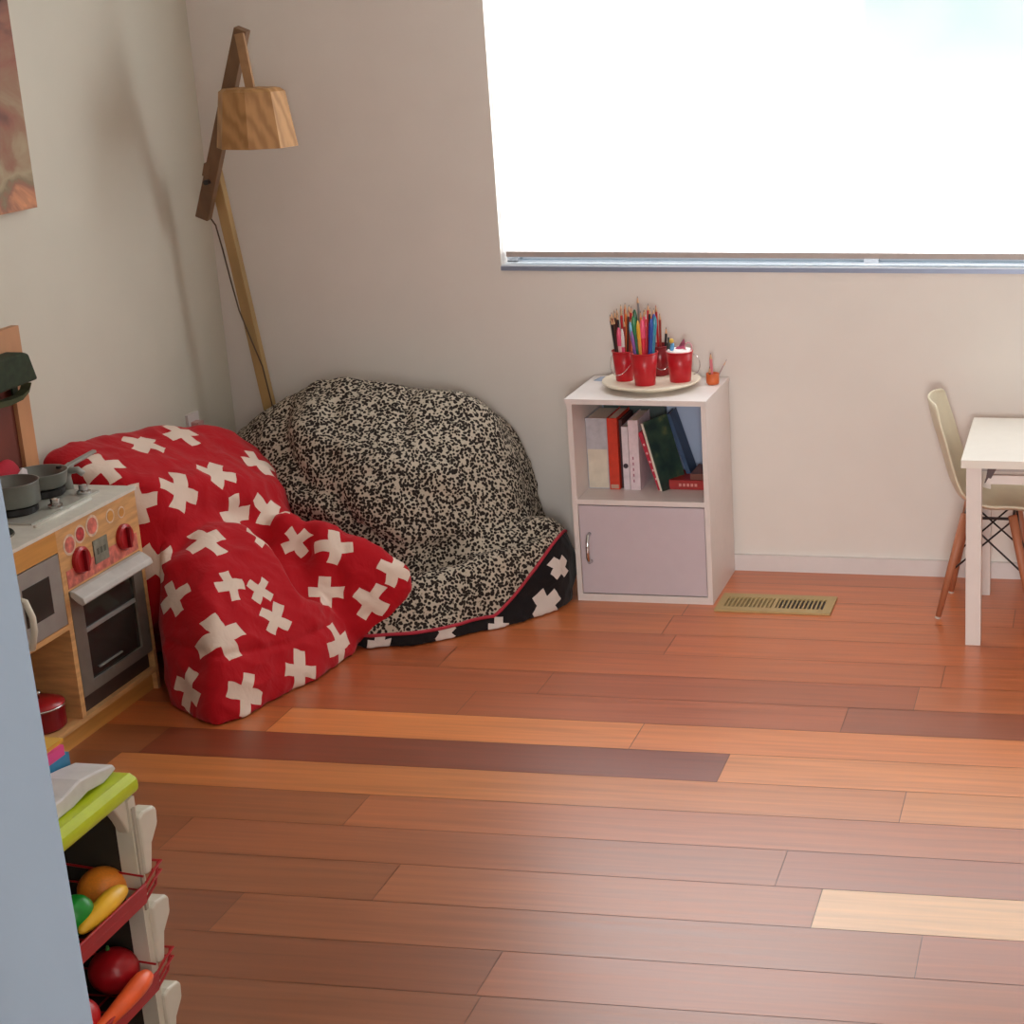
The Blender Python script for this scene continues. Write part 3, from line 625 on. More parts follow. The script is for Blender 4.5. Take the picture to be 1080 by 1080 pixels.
sk=obj('sink', lathe(NB(), [(.0,.001),(.058,.001),(.064,.003),(.068,.0035),(.070,0)], (.150,-1.435,KZ), n=36), mat('sink_dark',(86,88,80),.25,metal=.4), pk, smooth=True)
# upper frame
up_=obj('rear_post', box(NB(),KB,KB+.018,KR-.050,KR-.0,KZ,.885), mat('post_ply',(196,142,100),.5,var=.1,scale=12,stretch=(1,1,.3)), pk, bevel=.002)
obj('rear_post', box(NB(),KB,KB+.018,KL,KL+.05,KZ,.885), mat('post_ply',(196,142,100)), pk, bevel=.002)
obj('splashback', box(NB(),KB,KB+.008,KL+.05,KR-.05,KZ,.80), mat('red_brown_board',(112,52,38),.6,var=.1,scale=8), pk)
obj('top_rail', box(NB(),KB,KB+.018,KL+.05,KR-.05,.80,.885), mat('post_ply',(196,142,100)), pk)

# pots and other things on the kitchen
po=thing('toy_saucepan','round grey toy saucepan on the nearer black burner','saucepan',(.125,-1.265,KZ+.024))
z=KZ+.0245
obj('body', lathe(NB(), [(0,0),(.054,0),(.058,.004),(.059,.050),(.061,.052),(.057,.052),(.055,.006),(0,.004)], (.125,-1.268,z), n=40), mat('pewter',(134,138,132),.35,metal=.5,var=.04), po, smooth=True)
obj('handle', tube(NB(), [(.09,-1.32,z+.044),(.05,-1.38,z+.052),(.04,-1.42,z+.056)], .007, 8), mat('pewter',(134,138,132)), po, smooth=True)
pa=thing('toy_frying_pan','grey toy frying pan with its handle raised on the farther burner','frying pan',(.105,-1.125,KZ+.024))
obj('body', lathe(NB(), [(0,0),(.048,0),(.054,.005),(.060,.034),(.062,.036),(.058,.036),(.052,.008),(0,.005)], (.105,-1.125,z), n=40), mat('pewter',(134,138,132)), pa, smooth=True)
obj('handle', beam(NB(),(.135,-1.075,z+.030),(.165,-.99,z+.050),.016,.007,.012,side=Vector((1,0,0))), mat('pewter_light',(164,166,160),.4,metal=.3), pa, bevel=.002)
obj('handle_rivet', lathe(NB(),[(.006,0),(.006,.006)],(.128,-1.085,z+.032),n=12), dark_m, pa)
# casserole on the bottom shelf
cs=thing('toy_casserole','dark red toy pot with silver handles on the kitchen bottom shelf','toy pot',(.21,-1.425,.057))
obj('body', lathe(NB(), [(0,0),(.050,0),(.055,.005),(.055,.05),(.057,.053),(.0,.053)], (.205,-1.408,.0575), n=36), darkred_m, cs, smooth=False)
obj('lid_band', tube(NB(), [(.205+.0565*cos(t),-1.408+.0565*sin(t),.111) for t in np.linspace(0,2*pi,32,endpoint=False)], .0022, 6, True), chrome_m, cs, smooth=True)
ld=obj('lid', lathe(NB(), [(.057,0),(.056,.004),(.035,.013),(.0,.016)], (.205,-1.408,.111), n=36), redpl_m, cs, smooth=True)
obj('lid_knob', lathe(NB(), [(.006,0),(.006,.008),(.012,.012),(.010,.018),(0,.019)], (.205,-1.408,.126), n=16), chrome_m, ld, smooth=True)
for s_ in (-1,1): obj('side_handle', tube(NB(), [(.205+.02,-1.408+s_*.054,.098),(.222,-1.408+s_*.072,.102),(.192,-1.408+s_*.072,.102),(.185,-1.408+s_*.054,.098)], .0035, 8), chrome_m, cs, smooth=True)
st=thing('toy_steel_cup','silver toy cup standing left of the dark red pot','cup',(.22,-1.52,.057))
obj('body', lathe(NB(), [(0,0),(.024,0),(.028,.004),(.034,.088),(.036,.090),(.031,.090),(.026,.006),(0,.005)], (.215,-1.522,.0575), n=28), chrome_m, st, smooth=True)
# green cap on the post
gc=thing('green_cap','dark green cap hanging from the wooden post of the toy kitchen','cap',(.06,-1.08,.75))
bm=NB(); prism(bm,[(-1.27,.765),(-1.060,.767),(-1.082,.832),(-1.10,.838),(-1.22,.838)],.045,.095,axis='x')
obj('crown', bm, green_m, gc, bevel=.006)
pts=[(.055,-1.22,.736),(.065,-1.15,.732),(.07,-1.11,.735),(.068,-1.08,.744),(.06,-1.055,.757)]
bm=NB()
for i in range(len(pts)-1): 
    a_=Vector(pts[i]);b_=Vector(pts[i+1]); w=[.010,.009,.007,.004,.001]
    hull(bm,[a_+Vector((-.012,0,w[i]*.7)),a_+Vector((.012,0,w[i]*.7)),a_-Vector((-.012,0,w[i]*.7)),a_-Vector((.012,0,w[i]*.7)),b_+Vector((-.012,0,w[i+1]*.7)),b_+Vector((.012,0,w[i+1]*.7)),b_-Vector((-.012,0,w[i+1]*.7)),b_-Vector((.012,0,w[i+1]*.7))])
obj('brim', bm, mat('olive_brim',(66,70,38),.8,var=.1), gc)
obj('strap', box(NB(),.041,.046,-1.09,-1.07,.72,.80), green_m, gc)
# red and white mitt at the splashback
om=thing('oven_mitt','red cloth mitt with a white patch behind the saucepan','mitt',(.06,-1.17,KZ))
bm=NB(); ell(bm,(.055,-1.175,.545),(.020,.052,.06),n=20)
obj('cloth', bm, mat('mitt_red',(178,20,44),.8,var=.1,scale=40), om, smooth=True)
obj('patch', hull(NB(),[(.073,-1.165,.565),(.078,-1.145,.580),(.078,-1.13,.572),(.078,-1.128,.552),(.078,-1.14,.535),(.078,-1.158,.548),(.070,-1.145,.560)]), mat('mitt_white',(226,214,214),.8), om, bevel=.001)

# ------------------------------------------------------------------ toy market cart
ct=thing('toy_market_stand','white plastic toy grocery stand with red baskets and a lime tray','toy shelf',(.98,-2.68,0))
CX=1.08; CF=-2.475; CN_=-2.90; CBk=.86
def upright(y):
    up=obj('upright', box(NB(),CX-.022,CX+.004,y-.018,y,0,.455), plastw_m, ct, bevel=.003)
    obj('rear_upright', box(NB(),CBk,CBk+.02,y-.018,y,0,.455), plastw_m, ct, bevel=.003)
    obj('channel', box(NB(),CX+.004,CX+.007,y-.014,y-.007,.27,.44), mat('cream_grey_plastic',(176,172,156),.5), up, bevel=.001)
    return up
upright(CF); upright(CN_+.018)
def bracket(zt,y=CF):
    bm=NB(); prism(bm,[(y-.004,zt-.004),(y+.010,zt),(y+.040,zt-.004),(y+.046,zt-.012),(y+.044,zt-.036),(y+.022,zt-.058),(y+.012,zt-.10),(y-.004,zt-.10)],CX-.02,CX+.010,axis='x')
    return obj('bracket', bm, plastw_m, ct, bevel=.004)
for zt in (.424,.272,.120): bracket(zt)
# lime tray
bm=NB(); prism(bm,[(CBk,.464),(CX+.006,.460),(CX+.016,.468),(CX+.016,.486),(CX+.004,.494),(CBk,.494)],CN_-.005,CF+.001)
obj('tray', bm, lime_m, ct, bevel=.006)
bm=NB(); prism(bm,[(CF-.05,.455),(CF+.0,.455),(CF+.0,.395),(CF-.012,.39),(CF-.03,.425)],CX-.02,CX-.0,axis='x'); obj('corner_brace', bm, plastw_m, ct, bevel=.003)
# white scoop-shaped hood on the tray
bm=NB(); prism(bm,[(CN_+.05,.495),(CN_+.05,.520),(-2.62,.520),(-2.575,.527),(-2.53,.520),(-2.490,.512),(-2.484,.502),(-2.52,.495),(-2.56,.501),(-2.60,.495)],CX-.075,CX-.012,axis='x')
obj('hood', bm, mat('white_hood',(206,208,208),.4), ct, bevel=.003)
def basket(z, name):
    b_=NB(); x0,x1=CX-.16,CX+.012; y0,y1=CN_+.02,CF-.018
    zf=z-.012                                             # low front edge, solid band
    prism(b_,[(x1-.004,zf-.032),(x1,zf-.032),(x1+.004,zf),(x1,zf)],y0,y1)
    for zz,xx in ((zf,x1+.002),(zf-.016,x1)): tube(b_,[(xx,y0,zz),(xx,y1,zz),(xx+.003,y1+.02,zz+.012),(xx+.003,y1+.044,zz+.016),(xx-.03,y1+.044,zz+.016)],.0022,6)
    tube(b_,[(x1,y1+.044,zf+.016),(x1-.002,y1+.032,zf-.018),(x1-.004,y1,zf-.032)],.0022,6)
    for k in range(9):
        y=y0+(y1-y0)*(k+.5)/9; tube(b_,[(x1+.003,y,zf),(x1-.01,y,zf-.036),(x0,y,zf-.036),(x0,y,zf+.03)],.0016,5)
    for xx in (x0,x0+.05,x0+.1): tube(b_,[(xx,y0,zf-.036),(xx,y1,zf-.036)],.0016,5)
    tube(b_,[(x0,y0,zf+.03),(x0,y1,zf+.03)],.002,5)
    tube(b_,[(x0,y1,zf+.03),(x1,y1,zf+.012)],.002,5); tube(b_,[(x0,y1,zf),(x1,y1,zf-.012)],.0016,5)
    w=obj(name, b_, redpl_m, ct)
    obj('basket_floor', box(NB(),x0,x1-.012,y0,y1,zf-.042,zf-.038), mat('dark_basket',(46,30,30),.7), w)
    return zf-.036
f1=basket(.330,'wire_basket'); f2=basket(.180,'wire_basket')
obj('end_sheet', box(NB(),CBk+.02,CX-.022,CF-.012,CF-.009,.02,.455), mat('dark_olive_board',(50,44,34),.7), ct)
obj('back_sheet', box(NB(),CBk,CBk+.003,CN_,CF-.02,.02,.455), mat('dark_olive_board',(50,44,34),.7), ct)
def fruit(name,label,cat,c,r,m,rot=(0,0,0),stem=None):
    o=thing(name,label,cat,(c[0],c[1],c[2]-r[2]))
    obj('flesh', ell(NB(),c,r,rot,28), m, o, smooth=True)
    if stem: obj('stem', tube(NB(),stem[0],stem[1],8), mat('toy_stem_green',(60,120,50),.5), o, smooth=True)
    return o
fruit('toy_orange','orange toy orange in the upper red basket','toy food',(1.030,-2.506,.312),(.036,.036,.034),mat('toy_orange_skin',(250,150,50),.35,bump=.05,scale=300))
fruit('toy_green_pepper','green toy pepper beside the orange in the upper basket','toy food',(1.052,-2.610,.328),(.026,.029,.030),mat('toy_green_skin',(20,150,50),.3),stem=([(1.045,-2.612,.355),(1.043,-2.615,.364)],[.004,.003]))
def longfruit(name,label,pts,rs,m,cat='toy food',stem=None):
    o=thing(name,label,cat,pts[len(pts)//2]); ob=obj('flesh', tube(NB(),pts,rs,16), m, o, smooth=True)
    md=ob.modifiers.new('s','SUBSURF'); md.levels=1; md.render_levels=1
    if stem: obj('leaf_tuft', tube(NB(),*stem,8), mat('toy_stem_green',(60,120,50)), o, smooth=True)
    return o
longfruit('toy_banana','yellow-orange toy banana lying at the front of the upper basket',[(1.073,-2.640,.316),(1.076,-2.622,.320),(1.078,-2.59,.325),(1.078,-2.56,.328),(1.076,-2.53,.325),(1.072,-2.512,.318)],[.005,.011,.0155,.0165,.013,.004],mat('toy_yellow_skin',(250,196,52),.35))
fruit('toy_tomato','large dark red toy tomato at the right in the lower basket','toy food',(1.035,-2.515,.178),(.038,.036,.036),mat('toy_tomato_skin',(176,22,32),.3),stem=([(1.03,-2.515,.212),(1.03,-2.515,.220)],[.004,.002]))
fruit('toy_apple','bright red toy apple at the near end of the lower basket','toy food',(1.050,-2.640,.174),(.030,.034,.030),mat('toy_apple_skin',(196,26,34),.3),stem=([(1.05,-2.64,.200),(1.05,-2.64,.21)],[.003,.002]))
longfruit('toy_carrot','orange toy carrot lying over the front of the lower basket',[(1.078,-2.68,.158),(1.082,-2.66,.160),(1.087,-2.61,.165),(1.089,-2.56,.170),(1.088,-2.52,.173),(1.085,-2.504,.171)],[.003,.008,.012,.0155,.0165,.006],mat('toy_carrot_skin',(250,104,50),.35),stem=([(1.076,-2.72,.157),(1.077,-2.675,.158)],[.006,.003]))
# small striped box standing on the rear of the stand top
bx=thing('toy_box','small striped box in pink, blue and crimson behind the white hood','toy box',(.93,-2.58,.494))
for nm,z0,z1,col in (('crimson_band',.4945,.508,(160,26,50)),('blue_band',.508,.530,(40,132,176)),('pink_band',.530,.546,(220,70,140)),('yellow_lid',.546,.552,(220,170,60))):
    ins=0 if nm!='yellow_lid' else .006
    obj(nm, box(NB(),.925+ins,1.0-ins,-2.72,-2.492 if nm!='pink_band' else -2.502,z0,z1), mat(nm,col,.45), bx, bevel=.001)

# ------------------------------------------------------------------ beanbags
def soft(bm, voxel, smooth_it, subdiv=0):
    """fuse overlapping closed pieces into one skin and relax it; returns a bmesh"""
    me=bpy.data.meshes.new('tmp'); bm.to_mesh(me); bm.free(); o=bpy.data.objects.new('tmp',me); C.objects.link(o)
    md=o.modifiers.new('r','REMESH'); md.mode='VOXEL'; md.voxel_size=voxel
    md=o.modifiers.new('s','SMOOTH'); md.factor=.5; md.iterations=smooth_it
    if subdiv: md=o.modifiers.new('d','SUBSURF'); md.levels=subdiv; md.render_levels=subdiv
    dg=bpy.context.evaluated_depsgraph_get(); ev=o.evaluated_get(dg); me2=bpy.data.meshes.new_from_object(ev)
    r=bmesh.new(); r.from_mesh(me2); bpy.data.objects.remove(o); bpy.data.meshes.remove(me); bpy.data.meshes.remove(me2)
    return r
from mathutils import noise as MN
def seg_dist(P_, A, B_):
    ab=B_-A; t_=np.clip(((P_-A)@ab)/(ab@ab),0,1); return np.linalg.norm(P_-(A+t_[:,None]*ab),axis=1)
def sculpt(bm, creases, wr_amp, wr_scale, seed=0, stretch=(1,1,1), puff=0):
    bm.normal_update(); V=np.array([v.co for v in bm.verts]); Nn=np.array([v.normal for v in bm.verts]); d=np.full(len(V),puff,float)
    for pts, w, depth in creases:
        pts=np.array(pts,float); dd=np.full(len(V),9.)
        for a_,b_ in zip(pts,pts[1:]): dd=np.minimum(dd,seg_dist(V,a_,b_))
        d-=depth*np.exp(-(dd/w)**2)
    for i,v in enumerate(V):
        p_=Vector((v[0]*stretch[0],v[1]*stretch[1],v[2]*stretch[2]))*wr_scale+Vector((seed,seed*2,0))
        r_=MN.noise(p_)+.5*(.5-abs(MN.noise(p_*2.1+Vector((5,1,9)))))*1.6
        q_=Vector(v)*14+Vector((seed,0,0)); q_=q_+Vector((MN.noise(q_*.5),MN.noise(q_*.5+Vector((9,0,0))),MN.noise(q_*.5+Vector((0,9,0)))))*1.5
        d[i]+=wr_amp*r_+.10*wr_amp*4*(.28-abs(MN.noise(q_)))
    V=V+Nn*d[:,None]
    for v,c_ in zip(bm.verts,V): v.co=c_
    for v in bm.verts:
        v.co.z=max(v.co.z,.003); v.co.x=max(v.co.x,.018); v.co.y=min(v.co.y,-.02)
        if v.co.x<.282 and v.co.y<-1.018 and v.co.z<.53: v.co.y=-1.018
        if v.co.y>-.34 and v.co.x>1.098: v.co.x=1.098
    bm.normal_update(); return bm

CROSS_RED=[
 ((0.1682, -0.9691, 0.5387), (-0.4631, -0.8857, -0.0335), (0.7601, -0.3774, -0.5289), (0.4558, -0.2704, 0.848), 1.05),
 ((0.1648, -0.776, 0.54), (0.891, 0.2899, -0.3494), (-0.2717, 0.957, 0.1013), (0.3638, 0.0047, 0.9315), 1),
 ((0.1869, -0.6304, 0.533), (-0.227, -0.9677, 0.1097), (0.8384, -0.2515, -0.4835), (0.4955, -0.0178, 0.8684), 1),
 ((0.3184, -0.7236, 0.4545), (-0.3998, 0.8586, 0.321), (-0.722, -0.5107, 0.4668), (0.5647, -0.0451, 0.8241), 1),
 ((0.3012, -0.8796, 0.4545), (-0.1868, 0.6816, 0.7075), (-0.5383, -0.6734, 0.5067), (0.8218, -0.2862, 0.4927), 1),
 ((0.3243, -0.5019, 0.4229), (0.7314, -0.4617, -0.5019), (0.2904, 0.8767, -0.3834), (0.6171, 0.1347, 0.7753), 1),
 ((0.4147, -0.6574, 0.3367), (0.0422, 0.8887, 0.4565), (-0.836, -0.2188, 0.5032), (0.5471, -0.4029, 0.7337), 0.9),
 ((0.3626, -0.7501, 0.3509), (0.2315, 0.9519, -0.2008), (-0.2574, 0.259, 0.931), (0.9382, -0.1638, 0.3049), 1),
 ((0.3919, -0.9389, 0.3493), (0.4086, 0.9047, 0.1204), (-0.8578, 0.3356, 0.3893), (0.3118, -0.2623, 0.9132), 1),
 ((0.4633, -0.8069, 0.3113), (-0.685, -0.264, 0.679), (0.2797, -0.9559, -0.0895), (0.6727, 0.1286, 0.7286), 0.8),
 ((0.4969, -0.6933, 0.2748), (0.6475, 0.6422, 0.4103), (-0.4374, -0.1278, 0.8902), (0.6241, -0.7558, 0.1981), 0.78),
 ((0.5919, -0.6827, 0.258), (0.8029, 0.5603, -0.2036), (-0.1802, 0.5537, 0.813), (0.5683, -0.616, 0.5455), 0.82),
 ((0.7346, -0.6516, 0.1897), (0.8419, 0.229, -0.4886), (0.1558, 0.7638, 0.6264), (0.5167, -0.6035, 0.6073), 0.85),
 ((0.5871, -0.7422, 0.1562), (-0.1763, 0.5836, 0.7926), (-0.7978, -0.5564, 0.2322), (0.5766, -0.5914, 0.5637), 0.85),
 ((0.6874, -0.7067, 0.1226), (0.4262, 0.4048, 0.809), (-0.8218, -0.2005, 0.5333), (0.3781, -0.8921, 0.2472), 0.85),
 ((0.6462, -0.8274, 0.0502), (0.031, 0.9964, -0.0792), (-0.2208, 0.0841, 0.9717), (0.9748, -0.0127, 0.2226), 1),
 ((0.4789, -1.0112, 0.2616), (0.4605, 0.8687, -0.1822), (-0.4831, 0.4175, 0.7696), (0.7447, -0.2664, 0.612), 0.72),
 ((0.5213, -0.9541, 0.2317), (0.0319, 0.8994, 0.436), (-0.6844, -0.2983, 0.6653), (0.7284, -0.3196, 0.606), 0.65),
 ((0.3599, -1.0693, 0.2469), (-0.5198, 0.588, 0.6197), (-0.78, -0.0307, -0.6251), (-0.3485, -0.8083, 0.4746), 0.85),
 ((0.5615, -0.9757, 0.1704), (0.6062, 0.4887, -0.6275), (-0.0876, 0.8252, 0.5581), (0.7905, -0.2834, 0.543), 0.82),
 ((0.5054, -1.1265, 0.1779), (0.4769, 0.8706, 0.1214), (-0.6434, 0.2516, 0.723), (0.5989, -0.4229, 0.6801), 1.08),
 ((0.6159, -0.9838, 0.0415), (-0.1101, 0.4501, 0.8861), (-0.4226, -0.8281, 0.3682), (0.8996, -0.334, 0.2814), 1),
 ((0.5621, -1.1535, 0.0455), (-0.0179, 0.5845, 0.8112), (-0.4381, -0.7339, 0.5191), (0.8987, -0.3461, 0.2692), 1),
 ((0.4289, -1.1727, 0.059), (0.2454, 0.084, 0.9658), (-0.8268, 0.5383, 0.1633), (-0.5061, -0.8386, 0.2016), 1),
 ((0.2789, -0.9864, 0.3006), (0.7796, 0.3204, 0.5381), (-0.5999, 0.1354, 0.7885), (0.1798, -0.9376, 0.2977), 1),
 ((0.2466, -0.9704, 0.4448), (0.7714, 0.6342, 0.0516), (-0.2073, 0.1738, 0.9627), (0.6016, -0.7534, 0.2655), 0.9)]
CROSS_GREY=[
 ((1.0819, -0.3815, 0.119), (-0.4733, -0.4901, 0.732), (-0.2313, -0.7327, -0.6401), (0.85, -0.4722, 0.2334), 0.9),
 ((1.0608, -0.4272, 0.0211), (0.3957, 0.3681, -0.8414), (0.382, 0.7672, 0.5153), (0.8352, -0.5253, 0.163), 1.3),
 ((0.9676, -0.5525, 0.0071), (-0.07, 0.4036, 0.9122), (-0.842, -0.5142, 0.1629), (0.5348, -0.7567, 0.3759), 0.8),
 ((0.8547, -0.6447, 0.0187), (-0.5454, -0.6451, -0.5351), (0.4795, 0.2835, -0.8305), (0.6875, -0.7095, 0.1547), 0.8),
 ((0.7044, -0.719, 0.0097), (0.9424, 0.3234, -0.0855), (0.0194, 0.2024, 0.9791), (0.334, -0.9243, 0.1845), 0.8)]

def cross_fabric(name, base, ink, crosses, half=.052, arm=.0175, thick=.045):
    m,t,b=nt(name); n=t.nodes; l=t.links
    g=bpy.data.node_groups.new(name+'_motif','ShaderNodeTree')
    for s_ in ('u','v','w'): g.interface.new_socket(s_,in_out='INPUT',socket_type='NodeSocketFloat')
    g.interface.new_socket('f',in_out='OUTPUT',socket_type='NodeSocketFloat')
    gi=g.nodes.new('NodeGroupInput'); go=g.nodes.new('NodeGroupOutput')
    def M_(op,a_,b_=None):
        q=g.nodes.new('ShaderNodeMath'); q.operation=op
        for i,x in enumerate((a_,b_)):
            if x is None: continue
            if isinstance(x,(int,float)): q.inputs[i].default_value=x
            else: g.links.new(x,q.inputs[i])
        return q.outputs[0]
    U=M_('ABSOLUTE',gi.outputs[0]); V=M_('ABSOLUTE',gi.outputs[1]); W_=M_('ABSOLUTE',gi.outputs[2])
    r1=M_('MULTIPLY',M_('LESS_THAN',U,half),M_('LESS_THAN',V,arm)); r2_=M_('MULTIPLY',M_('LESS_THAN',U,arm),M_('LESS_THAN',V,half))
    g.links.new(M_('MULTIPLY',M_('MAXIMUM',r1,r2_),M_('LESS_THAN',W_,thick)),go.inputs[0])
    geo=n.new('ShaderNodeNewGeometry'); no=n.new('ShaderNodeTexNoise'); no.inputs['Scale'].default_value=11; l.new(geo.outputs['Position'],no.inputs['Vector'])
    wob=n.new('ShaderNodeVectorMath'); wob.operation='MULTIPLY_ADD'; wob.inputs[1].default_value=(.034,.034,.034); l.new(no.outputs['Color'],wob.inputs[0]); l.new(geo.outputs['Position'],wob.inputs[2])
    last=None
    for c_,a_,b_,nn,sc in crosses:
        su=n.new('ShaderNodeVectorMath'); su.operation='SUBTRACT'; su.inputs[1].default_value=tuple(x+.017 for x in c_); l.new(wob.outputs[0],su.inputs[0])
        gr=n.new('ShaderNodeGroup'); gr.node_tree=g
        for i,ax in enumerate((a_,b_,nn)):
            dt=n.new('ShaderNodeVectorMath'); dt.operation='DOT_PRODUCT'; k_=1/sc if i<2 else 1
            dt.inputs[1].default_value=tuple(x*k_ for x in ax); l.new(su.outputs[0],dt.inputs[0]); l.new(dt.outputs['Value'],gr.inputs[i])
        if last is None: last=gr.outputs[0]
        else:
            q=n.new('ShaderNodeMath'); q.operation='MAXIMUM'; l.new(last,q.inputs[0]); l.new(gr.outputs[0],q.inputs[1]); last=q.outputs[0]
    mx=n.new('ShaderNodeMix'); mx.data_type='RGBA'; mx.inputs[6].default_value=srgb(base)+(1,); mx.inputs[7].default_value=srgb(ink)+(1,)
    if last is not None: l.new(last,mx.inputs[0])
    else: mx.inputs[0].default_value=0
    l.new(mx.outputs[2],b.inputs['Base Color']); b.inputs['Roughness'].default_value=.85; b.inputs['Specular IOR Level'].default_value=.2
    b.inputs['Sheen Weight'].default_value=.1
    n2=n.new('ShaderNodeTexNoise'); n2.inputs['Scale'].default_value=13; n2.inputs['Detail'].default_value=5; n2.inputs['Distortion'].default_value=.8; l.new(geo.outputs['Position'],n2.inputs['Vector'])
    bp=n.new('ShaderNodeBump'); bp.inputs['Strength'].default_value=.6; bp.inputs['Distance'].default_value=.014; l.new(n2.outputs[0],bp.inputs['Height']); l.new(bp.outputs[0],b.inputs['Normal'])
    return m
def leopard():
    m,t,b=nt('spotted_plush'); n=t.nodes; l=t.links
    tc=n.new('ShaderNodeTexCoord'); no=n.new('ShaderNodeTexNoise'); no.inputs['Scale'].default_value=45; no.inputs['Detail'].default_value=1
    l.new(tc.outputs['Object'],no.inputs['Vector'])
    ma=n.new('ShaderNodeVectorMath'); ma.operation='MULTIPLY_ADD'; ma.inputs[1].default_value=(.012,.012,.012); l.new(no.outputs['Color'],ma.inputs[0]); l.new(tc.outputs['Object'],ma.inputs[2])
    vo=n.new('ShaderNodeTexVoronoi'); vo.inputs['Scale'].default_value=124; l.new(ma.outputs[0],vo.inputs['Vector'])
    r=n.new('ShaderNodeValToRGB'); r.color_ramp.elements[0].position=.49; r.color_ramp.elements[1].position=.62
    r.color_ramp.elements[0].color=srgb((40,34,32))+(1,); r.color_ramp.elements[1].color=srgb((186,175,158))+(1,)
    l.new(vo.outputs['Distance'],r.inputs[0]); l.new(r.outputs[0],b.inputs['Base Color']); b.inputs['Roughness'].default_value=.9; b.inputs['Specular IOR Level'].default_value=.15
    n2=n.new('ShaderNodeTexNoise'); n2.inputs['Scale'].default_value=10; n2.inputs['Detail'].default_value=5; n2.inputs['Distortion'].default_value=.8; l.new(tc.outputs['Object'],n2.inputs['Vector'])
    bp=n.new('ShaderNodeBump'); bp.inputs['Strength'].default_value=.65; bp.inputs['Distance'].default_value=.020; l.new(n2.outputs[0],bp.inputs['Height']); l.new(bp.outputs[0],b.inputs['Normal'])
    return m

# red beanbag
bm=NB()
hull(bm,[(.03,-1.0,.555),(.04,-.97,.572),(.06,-.90,.582),(.08,-.83,.572),(.12,-.66,.545),(.17,-.52,.522),(.2,-.44,.488),(.25,-.375,.415),(.3,-.355,.33),(.33,-.40,.25),(.03,-.98,.2),(.03,-.42,.44),(.03,-.38,.1),(.2,-.36,.1),
         (.18,-.995,.52),(.25,-.93,.49),(.32,-.80,.45),(.36,-.66,.42),(.38,-.54,.37),(.37,-.44,.30),(.36,-.9,.30),(.44,-.65,.26),(.30,-.98,.2),(.03,-1.0,.02),(.42,-.5,.02),(.2,-.36,.02)])
hull(bm,[(.520,-1.235,.0),(.565,-1.175,.0),(.625,-.945,.0),(.655,-.74,.0),(.36,-1.12,.0),(.315,-1.03,.0),(.50,-1.16,.150),(.345,-1.085,.16),(.31,-1.04,.22),(.30,-.985,.345),(.35,-.90,.372),(.40,-.80,.358),(.47,-.80,.315),(.585,-1.0,.115),(.62,-.86,.11),(.59,-.90,.155),(.30,-.6,.3),(.3,-.5,.0),(.5,-.66,.24),(.43,-1.02,.29),(.37,-.80,.375)])
hull(bm,[(.768,-.625,.178),(.765,-.64,.135),(.52,-.655,.318),(.585,-.635,.290),(.68,-.61,.235),(.665,-.70,.02),(.62,-.76,.02),(.71,-.64,.07),(.44,-.52,.24),(.42,-.66,.10),(.53,-.715,.255),(.70,-.57,.14),(.56,-.56,.02)])
ell(bm,(.415,-.66,.275),(.09,.10,.075),(0,0,.6))
rb=soft(bm,.012,10,1)
sculpt(rb,[([(.33,-1.0,.35),(.36,-.86,.40),(.40,-.72,.36),(.45,-.60,.32)],.026,.030),
           ([(.44,-.74,.34),(.50,-.76,.27),(.56,-.80,.20)],.038,.058),
           ([(.60,-.62,.285),(.60,-.70,.20),(.64,-.74,.10)],.020,.012),
           ([(.53,-.68,.31),(.54,-.74,.22),(.58,-.78,.16)],.018,.022),
           ([(.46,-.62,.30),(.52,-.70,.24)],.03,.03),
           ([(.50,-1.17,.14),(.60,-.98,.11),(.63,-.83,.10),(.68,-.70,.09)],.010,.007),
           ([(.34,-1.09,.15),(.50,-1.17,.145)],.010,.006),
           ([(.34,-.72,.45),(.24,-.80,.53),(.1,-.86,.60)],.03,.008),
           ([(.12,-.55,.56),(.30,-.55,.42),(.38,-.60,.34)],.03,.008)],.012,6,3,(1,1,1),.009)
rbt=thing('red_beanbag','slumped red beanbag printed with white crosses beside the toy kitchen','beanbag',(.4,-.82,0))
RED=obj('cover', rb, cross_fabric('red_cross_fabric',(178,14,28),(226,206,190),CROSS_RED), rbt, smooth=True)

# grey spotted beanbag with black base
bm=NB()
rd=[(.13,.435),(.22,.495),(.30,.525),(.37,.580),(.44,.592),(.53,.580),(.62,.556),(.70,.567),(.77,.555),(.84,.505),(.885,.435),(.915,.35),(.94,.25),(.97,.13),(.99,.02)]
hull(bm,[(x,-.215,z) for x,z in rd]+[(x,-.05,max(z-.07,.02)) for x,z in rd]+
        [(.12,-.31,.38),(.25,-.31,.46),(.40,-.42,.50),(.55,-.45,.45),(.70,-.45,.41),(.80,-.42,.36),(.88,-.36,.28),(.42,-.52,.33),(.62,-.56,.27),(.80,-.50,.20),(.95,-.38,.12),(.12,-.31,.02),(.45,-.5,.02),(.8,-.5,.02),(.97,-.36,.02)])
hull(bm,[(.675,-.725,.0),(.76,-.695,.0),(.86,-.640,.0),(.97,-.545,.0),(1.055,-.43,.0),(1.085,-.36,.0),(1.085,-.30,.0),(.45,-.6,.0),(.7,-.3,.0),(.55,-.62,.13),(.685,-.66,.12),(.80,-.60,.15),(.92,-.50,.165),(1.0,-.42,.185),(1.055,-.36,.195),(1.05,-.30,.19),(.6,-.5,.22),(.9,-.4,.2)])
ell(bm,(1.0,-.30,.10),(.095,.13,.115))
gb_=soft(bm,.012,8,1)
